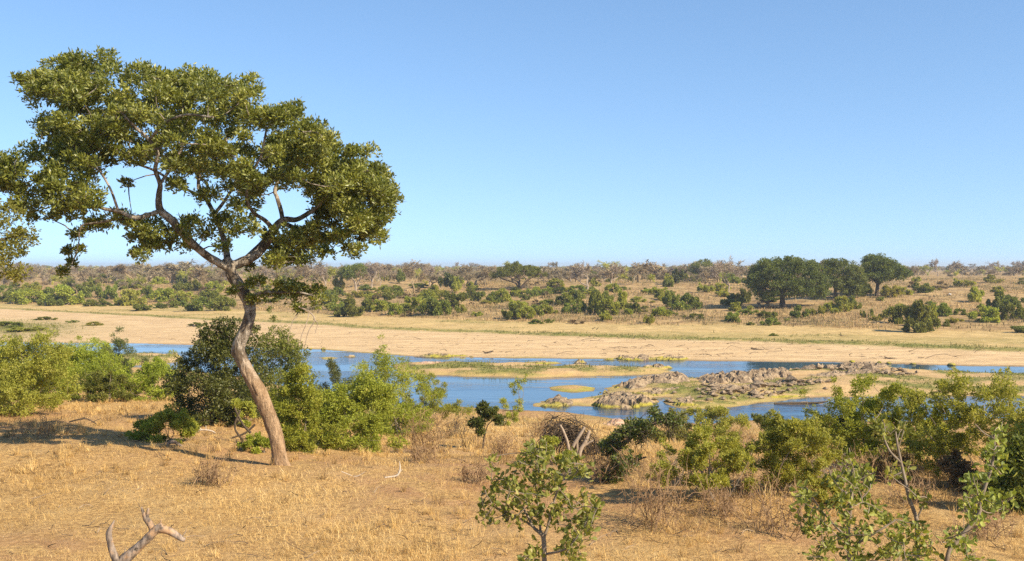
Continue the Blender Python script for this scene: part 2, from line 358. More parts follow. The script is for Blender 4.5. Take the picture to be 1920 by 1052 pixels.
def terrain(X, Y):
    X = np.asarray(X, float); Y = np.asarray(Y, float)
    Yc = np.maximum(Y, 6.); u = np.clip(U0 + F * X / Yc, -4000, 6000)
    wob = fbm(X * .045, Y * .045, 3, 40) * 6 + fbm(X * .3, Y * .3, 3, 44) * 1.4
    yw1 = yd(np.interp(u, UW1, VW1), ZW); yw2 = yd(np.interp(u, UW2, VW2), ZW) + wob * .45
    ys = yd(np.interp(u, US, VS), -9.35) + wob * .8; yg = yd(np.interp(u, UG, VG), -9.0) + wob
    ys = np.maximum(ys, yw2 + 4); yg = np.maximum(yg, ys + 4)
    s = np.clip((Y - 25) / np.maximum(yw1 - 25, 5), 0, 1.2)
    gc = np.interp(s, [0, .18, .45, .73, .91, 1, 1.05], [0, .218, .58, .855, .975, 1, 1.06])
    gl = np.interp(s, [0, .03, .118, .235, .318, .40, .65, .95, 1, 1.05], [0, .0, .073, .2, .29, .5, .9, .985, 1, 1.06])
    w = sstep(380, 720, u); z = -4.5 - 5.5 * (gl * (1 - w) + gc * w) + np.clip(25 - Y, 0, 60) * .006
    nz = fbm(X * .22, Y * .22, 4, 3) * .22 + fbm(X * 1.3, Y * 1.3, 3, 9) * .07
    z = z + nz * (1 - sstep(.8, 1., s)) * np.where(Y > 20, 1, .6)
    bed = ZW - .08 - .6 * sstep(0, 7, np.minimum(Y - yw1, yw2 - Y))
    river = (Y > yw1) & (Y < yw2)
    z = np.where(river, bed, z)
    a = np.clip((Y - yw2) / np.maximum(ys - yw2, 1), 0, 1)
    zs = ZW + .02 + .63 * a ** .8 + fbm(X * .25, Y * .6, 4, 21) * .10 * sstep(0, .1, a)
    b = np.clip((Y - ys) / np.maximum(yg - ys, 1), 0, 1)
    zs = zs + sstep(0, .06, b) * .12 + b * .25 + fbm(X * .2, Y * .3, 3, 25) * .1 * b
    d = np.maximum(Y - yg, 0)
    rise = np.interp(d, [0, 6, 14, 45, 100, 250, 900, 2800, 6000], [0, .45, .75, 1.8, 3.8, 5.4, 6.3, 7.0, 7.4])
    hum = fbm(X * .03, Y * .03, 4, 31) * 1.6 + fbm(X * .16, Y * .16, 3, 37) * .5
    zs = zs + rise + hum * sstep(0, 60, d) * np.where(d > 700, 1.5, .8) * (1 - .85 * sstep(700, 2500, d))
    z = np.where(Y >= yw2, zs, z)
    sand = ((Y > yw2) * sstep(0, .05, a + .04) * (1 - sstep(-.5, 2.5, Y - ys))).astype(float)
    meadow = sstep(-1.5, 1.5, Y - ys) * (1 - sstep(-3, 3, Y - yg)) * (Y > yw2)
    bank = sstep(-3, 3, Y - yg) * (Y > yw2)
    green = np.exp(-((Y - ys - 1.2) / 2.2) ** 2) * (Y > yw2) * .9 + meadow * .35 * sstep(0, .3, fbm(X * .05, Y * .08, 3, 60))
    leftpatch = np.exp(-(((u - 20) / 130) ** 2 + ((Y - 178) / 20) ** 2)) ; green = np.maximum(green, leftpatch * .9 * (Y > yw2))
    green = np.maximum(green, .55 * sstep(.7, .95, s) * (Y <= yw1) * sstep(-.1, .35, fbm(X * .12, Y * .12, 3, 71)))
    algae = np.exp(-((Y - yw2 - .5) / 1.0) ** 2) * .55 * sstep(.0, .25, fbm(X * .06, Y * .02, 3, 77))
    wet = np.exp(-((Y - yw2 - .1) / .7) ** 2) * .6 + (river * .9) + .5 * np.exp(-((Y - yw1 + .2) / .6) ** 2)
    dirt = np.clip(.22 + fbm(X * .09, Y * .09, 3, 80) * 1.7 + fbm(X * .4, Y * .4, 3, 81) * .8, 0, 1) * (Y < yw1)
    dirt = np.maximum(dirt, .9 * np.exp(-(((X + 5.3) / 4) ** 2 + ((Y - 26.5) / 3.) ** 2)))
    dirt = np.maximum(dirt, 1.0 * np.exp(-(((X + 7.8) / 1.6) ** 2 + ((Y - 17.2) / 1.3) ** 2)))
    for poly, h, sl, sa, gr, al in ISLES:
        m = (X > poly[:, 0].min() - 6) & (X < poly[:, 0].max() + 6) & (Y > poly[:, 1].min() - 6) & (Y < poly[:, 1].max() + 6)
        if not np.any(m): continue
        x, y = X[m], Y[m]; D = sdist(x, y, poly) + fbm(x * .5, y * .5, 3, 90) * .9
        hh = ZW + np.clip(D * sl, -.5, h) + fbm(x * .35, y * .35, 3, 93) * .16 * np.clip(D, 0, 1)
        zz = z[m]; up = (hh > zz) & (D > -2) ; zz = np.where(up, hh, zz); z[m] = zz
        k = sstep(-.2, .3, D) * up; n1 = fbm(x * .22, y * .3, 3, 97)
        sand[m] = np.maximum(sand[m] * (1 - k), sa * k); green[m] = np.maximum(green[m], gr * k * sstep(-.25, .2, n1) * sstep(.4, 1.4, D))
        algae[m] = np.maximum(algae[m], al * k * (1 - sstep(.4, 1.7, D))); wet[m] = wet[m] * (1 - k) + .25 * k * (1 - sstep(0, .5, D))
    return z, dict(sand=sand, meadow=meadow, bank=bank, green=green, algae=algae, wet=np.clip(wet, 0, 1), dirt=dirt)

def tz(x, y):
    return float(terrain(np.array([x]), np.array([y]))[0][0])

_YS = np.concatenate([np.arange(9, 60, .1), np.arange(60, 400, .25), np.geomspace(400, 3000, 300)])
def at(u, v):
    """the ground point seen at photo pixel (u, v)"""
    X = (u - U0) / F * _YS; z = terrain(X, _YS)[0]; vs = V0 - z / _YS * F
    i = int(np.argmax(vs <= v)) if np.any(vs <= v) else len(_YS) - 1
    return np.array([X[i], _YS[i], z[i]])

def build_terrain():
    r = [np.arange(-36, 12, 3.), np.arange(12, 60, .4)]
    vv = np.arange(F * 10 / 60, 100, -.85); r.append(F * 10 / vv)
    r.append(np.geomspace(F * 10 / 100 + 1, 420, 120)); r.append(np.geomspace(426, 6000, 70))
    Yr = np.concatenate(r); tt = np.linspace(-1, 1, 760); T = np.sign(tt) * (np.abs(tt) * .62 + np.abs(tt) ** 5 * .6)
    Y, Tg = np.meshgrid(Yr, T, indexing='ij'); X = Tg * (Y + 40)
    z, mk = terrain(X.ravel(), Y.ravel())
    V = np.stack([X.ravel(), Y.ravel(), z], 1); nr, nc = X.shape
    i = np.arange(nr - 1)[:, None] * nc; j = np.arange(nc - 1)[None, :]
    Fq = np.stack([i + j, i + j + 1, i + nc + j + 1, i + nc + j], -1).reshape(-1, 4)
    mb = MB(); mb.add(V, Fq); o = mb.build('ground', ground_mat(), None, True)
    for k, a in mk.items():
        at_ = o.data.attributes.new(k, 'FLOAT', 'POINT'); at_.data.foreach_set('value', np.clip(a, 0, 1).astype(np.float32))
    tag(o, 'dry savanna ground with sandy riverbed, grassy islands and far bank', 'ground', kind='structure')
    w = MB(); w.add([(-420, 44, ZW), (420, 44, ZW), (420, 330, ZW), (-420, 330, ZW)], [[0, 1, 2, 3]])
    tag(w.build('river_water', water_mat()), 'blue shallow river winding between sand and rocks', 'river', kind='structure')
build_terrain()

# ------------------------------------------------------------------ grass (nobody could count it)
def blades(mb, B, H, W, lean, tint, mat=0):
    n = len(B); az = rng.uniform(0, 6.283, n); d = np.stack([np.cos(az), np.sin(az), np.zeros(n)], 1)
    up = np.array([0, 0, 1.]); H = H[:, None]; W = W[:, None]; lean = lean[:, None]
    az2 = az + rng.uniform(.6, 2.5, n); s = np.stack([np.cos(az2), np.sin(az2), np.zeros(n)], 1)
    m = B + up * H * .6 * (1 - lean * .3) + d * H * lean * .35; t = B + up * H * (1 - lean * .65) + d * H * lean
    V = np.stack([B - s * W * .5, B + s * W * .5, m + s * W * .42, m - s * W * .42, t], 1).reshape(-1, 3)
    o = np.arange(n)[:, None] * 5
    mb.add(V, o + np.array([[0, 1, 2, 3]]), mat, tint); base = mb.n - n * 5
    F3 = o + np.array([[3, 2, 4]]); mb.l.append((F3 + base).ravel()); mb.t.append(np.full(n, 3)); mb.m.append(np.full(n, mat)); mb.a.append(tint)

def near_grass():
    mb = MB(); n = 125000
    Y = 13.2 * np.exp(rng.random(n) ** .95 * math.log(84 / 13.2)); u = rng.uniform(-420, 2340, n); X = (u - U0) / F * Y
    z, mk = terrain(X, Y); dens = np.clip(.8 + fbm(X * .35, Y * .35, 3, 5) * 1.2 + fbm(X * 1.5, Y * 1.5, 2, 6) * .7 - mk['dirt'] * .75, .05, 1)
    keep = (rng.random(n) < dens) & (mk['wet'] < .3) & (mk['sand'] < .3) & (z > ZW + .12); X, Y, z = X[keep], Y[keep], z[keep]; uu = U0 + F * X / Y
    k = 6; tall = np.clip(.55 + fbm(X * .12, Y * .12, 3, 15) * .8 + fbm(X * .6, Y * .6, 2, 16) * .6 + .5 * sstep(30, 42, Y) + .6 * sstep(1120, 1350, uu) * sstep(16.5, 20, Y), .35, 2.2)
    hue = np.clip(.56 + fbm(X * .25, Y * .25, 3, 17) * .9 + fbm(X * 1.7, Y * 1.7, 2, 18) * .6 - .2 * sstep(1120, 1350, uu) * sstep(16.5, 20, Y), 0, 1)
    X = np.repeat(X, k); Y0 = np.repeat(Y, k); z = np.repeat(z, k); r = .07 + .07 * (Y0 / 20); th = rng.uniform(0, 6.28, len(X))
    B = np.stack([X + np.cos(th) * r * rng.random(len(X)) * 2, Y0 + np.sin(th) * r * rng.random(len(X)) * 2, z - .02], 1)
    H = rng.gamma(5, .03, len(X)) * np.repeat(tall, k) * (.8 + .2 * Y0 / 20); W = .0045 * np.clip(Y0 / 20, .7, 4) * rng.uniform(.5, 1.6, len(X))
    blades(mb, B, H, W, rng.beta(2.6, 1.25, len(X)) * 1.42, np.clip(np.repeat(hue, k) * .65 + rng.normal(.14, .24, len(X)), 0, 1))
    n = 5200; Y = 14 * np.exp(rng.random(n) ** .8 * math.log(70 / 14)); u = rng.uniform(-420, 2340, n); X = (u - U0) / F * Y; z, mk = terrain(X, Y)
    keep = (rng.random(n) < np.clip(.35 + fbm(X * .2, Y * .2, 3, 25) * 1.3 + .4 * sstep(1100, 1300, u) + .25 * sstep(26, 34, Y), 0, 1)) & (z > ZW + .25) & (mk['sand'] < .2); X, Y, z = X[keep], Y[keep], z[keep]; k = 34; m = len(X)   # tussocks
    big = rng.gamma(6, .04, m); a = rng.uniform(0, 6.28, m * k); rr = np.repeat(big * .3, k) * rng.random(m * k) ** .5
    B = np.stack([np.repeat(X, k) + np.cos(a) * rr, np.repeat(Y, k) + np.sin(a) * rr, np.repeat(z, k) - .02], 1)
    blades(mb, B, np.repeat(big, k) * rng.uniform(.5, 1.25, m * k), .006 * np.clip(np.repeat(Y, k) / 20, .7, 3), rng.uniform(.15, 1.1, m * k), np.clip(np.repeat(rng.random(m) * .75, k) + rng.normal(.1, .17, m * k), 0, 1))
    tag(mb.build('dry_grass', STRAW), 'straw coloured dry grass covering the near slope', 'grass', kind='stuff')

def far_grass():
    mb = MB(); n = 120000
    Y = rng.uniform(95, 380, n); u = rng.uniform(-350, 2270, n); X = (u - U0) / F * Y; z, mk = terrain(X, Y)
    dens = np.clip(mk['bank'] * (.45 + fbm(X * .06, Y * .06, 3, 55) * 1.4), 0, 1) * (z > ZW + .1)
    k = rng.random(n) < dens; B = np.stack([X, Y, z - .03], 1)[k]; m = len(B); B = np.repeat(B, 4, 0) + rng.normal(size=(m * 4, 3)) * [.35, .35, 0]
    hue = np.repeat(np.clip(.45 + fbm(B[::4, 0] * .07, B[::4, 1] * .07, 3, 58), 0, 1), 4)
    blades(mb, B, rng.gamma(5, .095, m * 4), rng.uniform(.04, .13, m * 4), rng.uniform(.1, .9, m * 4), np.clip(hue * .7 + rng.normal(.1, .2, m * 4), 0, 1))
    tag(mb.build('dry_brush', UNDER), 'low dry brush and brown grass over the far bank', 'grass', kind='stuff')

def sedge():
    mb = MB(); n = 140000
    Y = rng.uniform(58, 245, n); u = rng.uniform(-350, 2270, n); X = (u - U0) / F * Y; z, mk = terrain(X, Y)
    dens = np.clip(mk['green'] * 1.3 - .28 + fbm(X * .18, Y * .25, 3, 65) * .9, 0, .85) * (mk['green'] > .1) * (z > ZW + .06)
    k = rng.random(n) < dens; B = np.stack([X, Y, z - .02], 1)[k]; m = len(B); B = np.repeat(B, 4, 0) + rng.normal(size=(m * 4, 3)) * [.15, .15, 0]
    hue = np.repeat(np.clip(.5 + fbm(B[::4, 0] * .2, B[::4, 1] * .2, 3, 68), 0, 1), 4); onis = B[:, 1] < 105
    blades(mb, B, rng.gamma(5, .05, m * 4) * np.where(onis, .6, 1.), rng.uniform(.02, .07, m * 4), rng.uniform(.1, .9, m * 4), np.clip(hue * .7 + rng.normal(.1, .18, m * 4), 0, 1))
    tag(mb.build('green_sedge', SEDGE), 'green sedge along the riverbed edge and on islands', 'grass', kind='stuff')
def litter():
    mb = MB(); n = 1100; Y = 13.5 * np.exp(rng.random(n) * math.log(60 / 13.5)); u = rng.uniform(-200, 2120, n); X = (u - U0) / F * Y; z, mk = terrain(X, Y)
    for x, y, q in zip(X, Y, z):
        d = rdir(1)[0]; d[2] = abs(d[2]) * .3; L = rng.gamma(3, .11); p = np.array([x, y, q + .015]); twig(mb, p, p + d * L, .009, .004, .18, 3, tint=rng.random())
    tag(mb.build('twig_litter', TWBR_), 'small dead twigs littering the dry near slope', 'twigs', kind='stuff')
    mb = MB(); n = 520; v = rng.uniform(600, 674, n); u = np.clip(rng.normal(1250, 420, n), -100, 2000)
    for a, b in zip(u, v):
        p = at(a, b); m = terrain(p[:1], p[1:2])[1]
        if m['sand'][0] < .6 or p[2] < ZW + .08: continue
        d = rdir(1)[0]; d[2] = abs(d[2]) * .35; d[0] *= 2; twig(mb, p, p + d * rng.gamma(3, .2), .045, .015, .2, 3, tint=rng.random() ** 2)
    tag(mb.build('flood_debris', TWBR_), 'flood washed sticks scattered over the sandy riverbed', 'driftwood', kind='stuff')
TWBR_ = twig_mat('litter_wood', (.10, .07, .045), (.36, .27, .18))
near_grass(); far_grass(); sedge(); litter()

# ------------------------------------------------------------------ plant builders
def clump_leaves(mb, C, R, ntip, per, L, W, flat=.75, upb=.7, spread=.9, mat=0, shape='quad', droop=0.):
    """rosettes of leaves at twig tips inside clumps"""
    n = len(C); R = np.broadcast_to(R, (n,)); d = rdir(n * ntip).reshape(n, ntip, 3); r = rng.random((n, ntip, 1)) ** .45
    T = C[:, None, :] + d * r * R[:, None, None] * np.array([1, 1, flat]); td = nrm(d + np.array([0, 0, upb - droop]) + rng.normal(size=d.shape) * .35)
    T = T.reshape(-1, 3); td = td.reshape(-1, 3); m = len(T)
    B = np.repeat(T, per, 0) + rng.normal(size=(m * per, 3)) * L * .35; D = nrm(np.repeat(td, per, 0) * .75 + rdir(m * per) * spread)
    tint = np.clip(np.repeat(rng.random(n), ntip * per) * .35 + rng.random(m * per) * .65, 0, 1)
    leaves(mb, B, D, L * rng.uniform(.7, 1.3, m * per), W * rng.uniform(.7, 1.3, m * per), mat, tint, shape=shape)

def ramify(mb, skel, targets, r0=.02, r1=.004, n=4, mat=0, bend=.1):
    """join each target to the nearest skeleton point (or an earlier target) by a thin branch"""
    S = np.asarray(skel, float)[:, :3]; done = [S]
    o = np.argsort([np.min(np.linalg.norm(S - t, axis=1)) for t in targets]); allp = S.copy()
    for i in o:
        t = targets[i]; dd = np.linalg.norm(allp - t, axis=1) + np.where(allp[:, 2] > t[2], .4 * (allp[:, 2] - t[2]), 0); a = allp[np.argmin(dd)]
        L = np.linalg.norm(t - a); twig(mb, a, t, min(r0, r1 + L * r0 * .5), r1, bend, n, mat)
        allp = np.vstack([allp, t[None], (a * .4 + t * .6)[None]])

def bush(w, h, leafL, leafW, nleaf, kind='mound', open_=0., nst=6, stem_r=.022, skirt=.05, dep=None, shoots=.34):
    """a shrub about w wide and h high standing at the origin: (stems, foliage)"""
    st, fo = MB(), MB(); dep = dep or w * .8
    nc = int(np.clip(nleaf / 210, 12, 110)); ph = rng.uniform(0, 6.28, 6); C = []
    while len(C) < nc:
        z = rng.random(); a = rng.uniform(0, 6.283); r = rng.random() ** .5
        lob = 1 + .16 * math.sin(2 * a + ph[0]) + .16 * math.sin(3 * a + ph[1] + z * 3) + .1 * math.sin(7 * a + ph[2] + z * 5)
        top = 1 - .17 * (.5 + .5 * math.sin(2.2 * a + ph[3])) - .13 * (.5 + .5 * math.sin(5 * a + ph[4])) - .08 * rng.random()
        if kind == 'mound': R_ = math.sqrt(max(0, 1 - z ** 3)) * (.82 + .18 * min(1, z * 5))
        elif kind == 'loose': R_ = math.sqrt(max(0, 1 - ((z - .52) / .5) ** 2)) ** .7
        elif kind == 'vase': R_ = (.25 + .85 * z) * math.sqrt(max(0, 1 - max(0, (z - .7) / .31) ** 2))
        elif kind == 'umbrella': z = .74 + .22 * (1 - r * r) * rng.random() ** .5 - .06 * rng.random(); R_ = 1
        else:
            if z < .36: continue
            R_ = math.sqrt(max(0, 1 - ((z - .68) / .34) ** 2))
        if z < skirt and kind != 'mound': continue
        C.append([math.cos(a) * r * R_ * lob * w * .45, math.sin(a) * r * R_ * lob * dep * .45, max(.04, z * top) * h * .95])
    C = np.array(C); R = rng.uniform(.045, .125, nc) * (w + h) / 2 * (1 - open_ * .25)
    if kind == 'umbrella': R *= .9
    m = int(nc * shoots)
    if m:     # stray shoots past the outline
        i = rng.integers(0, nc, m); o = C[i] - [0, 0, h * .35]; o[:, 2] += rng.uniform(0, .5, m) * h; C = np.vstack([C, C[i] + o * rng.uniform(.05, .2, (m, 1)) + rng.normal(size=(m, 3)) * w * .03]); C[:, 2] = np.maximum(C[:, 2], .03 * h); R = np.r_[R, R[i] * rng.uniform(.3, .6, m)]
    base = [np.array([rng.normal() * w * .08, rng.normal() * dep * .08, -.05, stem_r * rng.uniform(.5, 1)]) for _ in range(nst)]
    sk = []
    for b in base:
        tgt = C[rng.integers(len(C))]; mid = b[:3] * .45 + tgt * .5 + np.array([0, 0, -h * .05]) + rng.normal(size=3) * w * .05
        if kind in ('tree', 'umbrella'): b[:2] *= .3; mid = np.array([tgt[0] * .25, tgt[1] * .25, h * .42])
        pa = crom([b, np.r_[mid, b[3] * .6], np.r_[tgt, b[3] * .25]], 5); tube(st, pa, 5, 0, .1); sk.append(pa[len(pa) // 3:])
    ramify(st, np.vstack(sk), C, stem_r * .5, stem_r * .12, 3)
    per = 6; V = (R / R.mean()) ** 1.7
    for q in range(3):
        k = np.argsort(V)[len(V) * q // 3: len(V) * (q + 1) // 3]
        if len(k): clump_leaves(fo, C[k], R[k], max(2, int(nleaf / nc / per * V[k].mean())), per, leafL, leafW, flat=.3 if kind == 'umbrella' else .75, upb=.45)
    return st, fo

def bare_tree(h, w, depth=5, trunk_r=.18, twn=900, tw=.03, lean=0., flat=False, lowtrunk=.25):
    mb = MB(); ends = []
    def rec(p, d, L, r, k):
        q = p + d * L; m = (p + q) / 2 + rng.normal(size=3) * L * .08
        tube(mb, crom([np.r_[p, r], np.r_[m, r * .85], np.r_[q, r * .68]], 2), 5 if k > 2 else 3, 0, .05, False, rng.uniform(.3, 1))
        if k == 0: ends.append((q, d)); return
        for i in range(2 if k > 3 else rng.integers(2, 4)):
            nd = nrm(d + rng.normal(size=3) * .55 + np.array([0, 0, .12 if not flat else -.05]) + np.r_[nrm(q[:2] + rng.normal(size=2) * .3), 0] * .16)
            rec(q, nd, L * rng.uniform(.5, .98), r * .62, k - 1)
    rec(np.array([0, 0, -.1]), nrm(np.array([lean, 0, 1.])), lowtrunk, .035, depth)
    E = np.array([e[0] for e in ends]); D = np.array([e[1] for e in ends])
    n = twn; i = rng.integers(0, len(E), n); B = E[i] - D[i] * rng.random((n, 1)) * .22; dd = nrm(D[i] + rng.normal(size=(n, 3)) * .9)
    leaves(mb, B, dd, rng.uniform(.05, .125, n), tw / h * rng.uniform(.7, 1.3, n), 0, rng.random(n), 0)
    V = np.vstack(mb.v); lo, hi = V.min(0), V.max(0); s = np.array([w / (hi[0] - lo[0]), w / (hi[1] - lo[1]), h / hi[2]])
    mb.v = [x * s for x in mb.v]; return mb

# ------------------------------------------------------------------ the big leaning tree
TY = 25.0
def pxs(pts, Y=TY):
    return [np.r_[P(p[0], p[1], Y + (p[3] if len(p) > 3 else 0)), p[2] / 2 * Y / F] for p in pts]

def main_tree():
    base = at(525, 873); root = empty('savanna_tree', base); tr, cr = MB(), MB(); Y = TY
    trunk = [(527, 888, 40), (524, 868, 35), (520, 830, 33), (507, 785, 33), (488, 735, 35), (466, 690, 31), (453, 655, 30), (458, 620, 25), (465, 585, 23), (464, 562, 24), (448, 540, 25), (436, 518, 25), (430, 497, 24), (424, 484, 18)]
    trunk = [(a + {735: -3, 690: -5, 655: -6, 620: 2, 585: 4, 540: 3}.get(b, 0), b, c) for a, b, c in trunk]
    tp = crom(pxs([(a, b, c * (.80 if b > 640 else .88)) for a, b, c in trunk]), 8); tube(tr, tp, 24, 0, .075); tp0 = tp; sk = [tp[-30:]]
    for k in (-1, 1):   # root flare
        tube(tr, crom(pxs([(522 + k * 5, 835, 12, -.02), (525 + k * 10, 868, 14, -.06), (528 + k * 22, 884, 9, -.1), (530 + k * 36, 897, 4, -.12)]), 4), 8, 0, .1)
    tube(tr, crom(pxs([(455, 668, 16), (447, 655, 14), (440, 650, 5)]), 3), 8, 0, .2)     # snag
    for i_, an, sz in ((14, 2.2, .5), (22, 3.6, .55), (33, 1.4, .5), (38, 4.2, .6), (47, 2.8, .55), (60, 1.0, .5), (68, 3.4, .5), (80, 4.6, .5), (88, 2.4, .5)):
        c, r = tp0[i_][:3], tp0[i_][3]; d = np.array([math.cos(an), -abs(math.sin(an)), .1]); a_ = tp0[i_ - 5][:3]; b_ = tp0[i_ + 5][:3]      # bark ridges and knots
        tube(tr, crom([np.r_[a_ + d * r * .55, r * .25], np.r_[c + d * r * .72, r * sz * .8], np.r_[b_ + d * r * .5, r * .22]], 5), 10, 0, .16)
    limbs = [
     [(432, 505, 16), (405, 490, 15, -.2), (375, 470, 14, -.5), (348, 443, 14, -.8), (322, 413, 14, -1.0), (300, 393, 13, -1.1), (298, 365, 11, -1.1), (300, 345, 9, -1.2), (291, 318, 8, -1.3), (296, 290, 7, -1.4), (280, 262, 6, -1.5), (250, 235, 5, -1.6), (220, 200, 3, -1.7)],
     [(302, 395, 9, -1.1), (280, 402, 8, -1.3), (252, 408, 8, -1.5), (222, 396, 7, -1.6), (190, 390, 6, -1.7), (150, 372, 5, -1.8), (112, 362, 3.4, -1.5), (70, 340, 2.4, -1.2), (40, 345, 1.5, -1)],
     [(252, 408, 6, -1.5), (215, 412, 5, -1.2), (180, 418, 4, -1.), (152, 425, 3, -.9), (147, 460, 2, -.9), (135, 495, 1.5, -.9)],
     [(300, 345, 6, -1.2), (330, 300, 6, -.8), (345, 260, 5, -.6), (340, 210, 4, -.4), (355, 170, 3, -.3)],
     [(430, 500, 18), (452, 492, 18, .1), (480, 478, 17, .2), (500, 455, 16, .3), (515, 428, 15, .3), (532, 412, 12, .3), (555, 412, 10, .2), (578, 400, 9, .1), (597, 386, 7, 0), (620, 360, 6, -.3), (650, 335, 5, -.6), (690, 320, 3, -.9)],
     [(535, 420, 9, .3), (556, 428, 9, .6), (580, 428, 9, .8), (600, 405, 7, 1.0), (612, 380, 5, 1.3), (640, 360, 4, 1.5)],
     [(530, 414, 9, .3), (527, 395, 9, .4), (520, 372, 8, .5), (516, 355, 7, .6), (530, 320, 6, .8), (555, 285, 5, 1.), (585, 255, 3, 1.2)],
     [(513, 430, 9, .3), (495, 412, 8, 0), (475, 398, 7, -.4), (462, 370, 6, -.7), (470, 330, 5, -1.), (490, 290, 5, -1.3), (500, 240, 3, -1.5)],
     [(428, 500, 13), (424, 470, 12, .4), (414, 432, 10, .8), (402, 402, 9, 1.1), (386, 372, 8, 1.3), (372, 350, 7, 1.5), (380, 300, 6, 1.7), (400, 250, 5, 1.8), (410, 200, 4, 1.8), (430, 160, 3, 1.7)],
     [(402, 402, 7, 1.1), (425, 370, 6, 1.4), (445, 330, 5, 1.7), (430, 280, 5, 2.), (425, 255, 4, 2.2), (450, 215, 3, 2.4)],
     [(386, 372, 6, 1.3), (340, 350, 5, 1.7), (290, 320, 5, 2.), (240, 300, 4, 2.3), (190, 260, 4, 2.5), (150, 200, 3, 2.6), (110, 150, 2, 2.7)],
     [(452, 492, 9, .1), (468, 476, 7, .5), (486, 458, 5, .9), (502, 440, 2.5, 1.2)],
     [(280, 262, 5, -1.5), (310, 230, 4, -1.9), (350, 215, 4, -2.2), (400, 220, 3, -2.5)],
     [(222, 396, 5, -1.6), (205, 350, 4, -1.9), (178, 310, 4, -1.7), (150, 290, 3, -1.4), (135, 270, 1.5, -1.2)],
     [(463, 572, 9), (478, 556, 8, -.2), (495, 548, 7, -.4), (525, 548, 5, -.5), (560, 548, 4, -.5), (590, 555, 2, -.5)],
    ]
    for L in limbs:
        pa = crom(pxs(L), 5); tube(tr, pa, 9, 0, .09); sk.append(pa)
    S = np.vstack(sk)[:, :3]
    UP = [(42, 154), (80, 138), (100, 116), (160, 106), (212, 100), (262, 116), (312, 134), (345, 152), (352, 134), (400, 135), (440, 146), (480, 154), (498, 180), (540, 194), (588, 232), (640, 256), (686, 276), (708, 314), (733, 347), (744, 385), (728, 415), (700, 436), (668, 432), (630, 398), (592, 370), (540, 345), (500, 352), (450, 362), (420, 352), (380, 330), (335, 318), (300, 300), (250, 300), (200, 288), (140, 288), (112, 268), (82, 245), (90, 212), (85, 195), (50, 176)]
    LEFT = [(-10, 302), (50, 284), (110, 284), (170, 302), (178, 345), (196, 378), (160, 405), (110, 396), (60, 396), (0, 376), (-60, 350), (-70, 312)]
    holes = [(188, 203, 16, 8), (256, 270, 18, 11), (225, 330, 46, 24), (355, 398, 42, 30), (552, 384, 32, 24), (398, 408, 20, 24), (300, 330, 14, 22), (428, 258, 9, 14), (455, 265, 14, 8)]
    FILL = [(600, 262), (690, 290), (732, 350), (742, 395), (690, 428), (640, 405), (600, 345)]
    def ok(q):
        m = np.ones(len(q), bool)
        for a, b, c, d in holes: m &= ((q[:, 0] - a) / c) ** 2 + ((q[:, 1] - b) / d) ** 2 > 1
        return m
    C, R = [], []
    def put(q, dmax, r):
        for u, v in q:
            xx = (u - 380) / 390; dz = dmax * math.sqrt(max(.06, 1 - xx * xx)) * sstep(85, 190, v) + .25
            C.append(P(u, v, Y + rng.uniform(-1, 1) * dz)); R.append(r * rng.uniform(.5, 1.4))
    q = sample_poly(UP, 345); put(q[ok(q)], 2.5, .285)
    put(sample_poly(FILL, 34), 1.8, .27)
    q = sample_poly(LEFT, 62); n0 = len(C); put(q[ok(q)], 1.3, .26); C[n0:] = [P(U0 + F * c[0] / c[1], V0 - F * c[2] / c[1], c[1] - 1.0) for c in C[n0:]]
    put(sample_poly([(95, 262), (190, 270), (200, 310), (150, 318), (100, 300)], 12), 1.2, .24)
    low = [(45, 154, 14), (68, 148, 18), (62, 166, 13), (34, 150, 8), (702, 440, 20), (640, 440, 20), (655, 468, 14), (612, 450, 20), (618, 470, 15), (575, 490, 14), (545, 490, 16), (215, 405, 22), (185, 422, 20), (155, 424, 17), (250, 418, 20), (285, 428, 24), (268, 446, 24), (262, 472, 18), (300, 452, 24), (335, 436, 22), (368, 420, 22), (385, 440, 18), (345, 458, 15), (280, 462, 20),
     (540, 458, 28), (580, 448, 28), (560, 478, 20), (520, 478, 20), (600, 468, 15), (498, 442, 18), (545, 440, 24), (590, 428, 20), (565, 462, 24), (525, 460, 22),
     (660, 420, 25), (690, 428, 20), (672, 462, 13), (645, 446, 14), (682, 450, 10), (662, 478, 8), (630, 425, 18), (420, 408, 20), (400, 362, 26), (440, 432, 18), (470, 438, 14), (450, 384, 24), (480, 356, 22), (606, 402, 22), (622, 374, 26), (330, 345, 20), (425, 445, 14), (415, 462, 12), (460, 410, 18),
     (510, 546, 18), (540, 556, 22), (570, 542, 22), (588, 560, 17), (560, 576, 12), (484, 528, 11), (520, 528, 15), (474, 562, 9), (548, 536, 16), (595, 540, 12), (440, 545, 7), (470, 530, 10),
     (132, 494, 6), (119, 508, 5), (142, 442, 8), (150, 468, 5), (128, 470, 5), (210, 300, 16), (245, 345, 12), (100, 405, 14), (60, 408, 12), (20, 395, 16), (470, 498, 9), (495, 492, 10), (520, 495, 12)]
    for u, v, r in low:
        for _ in range(2 if r > 17 and v < 500 else 1):
            C.append(P(u + rng.normal() * r * .3, v + rng.normal() * r * .25, Y + (rng.uniform(-1.4, 1.4) if v < 500 else rng.uniform(-.6, -.2)))); R.append(r * Y / F)
    C = np.array(C); R = np.array(R)
    fl = np.where(R > .2, 30, 12)
    for n_, m in ((38, R > .32), (30, (R <= .32) & (R > .22)), (18, R <= .22)):
        if m.any(): clump_leaves(cr, C[m], R[m], n_, 9, .105, .042, flat=.58, upb=.9, spread=.8)
    ramify(tr, S, C, .028, .006, 4, 0, .12)
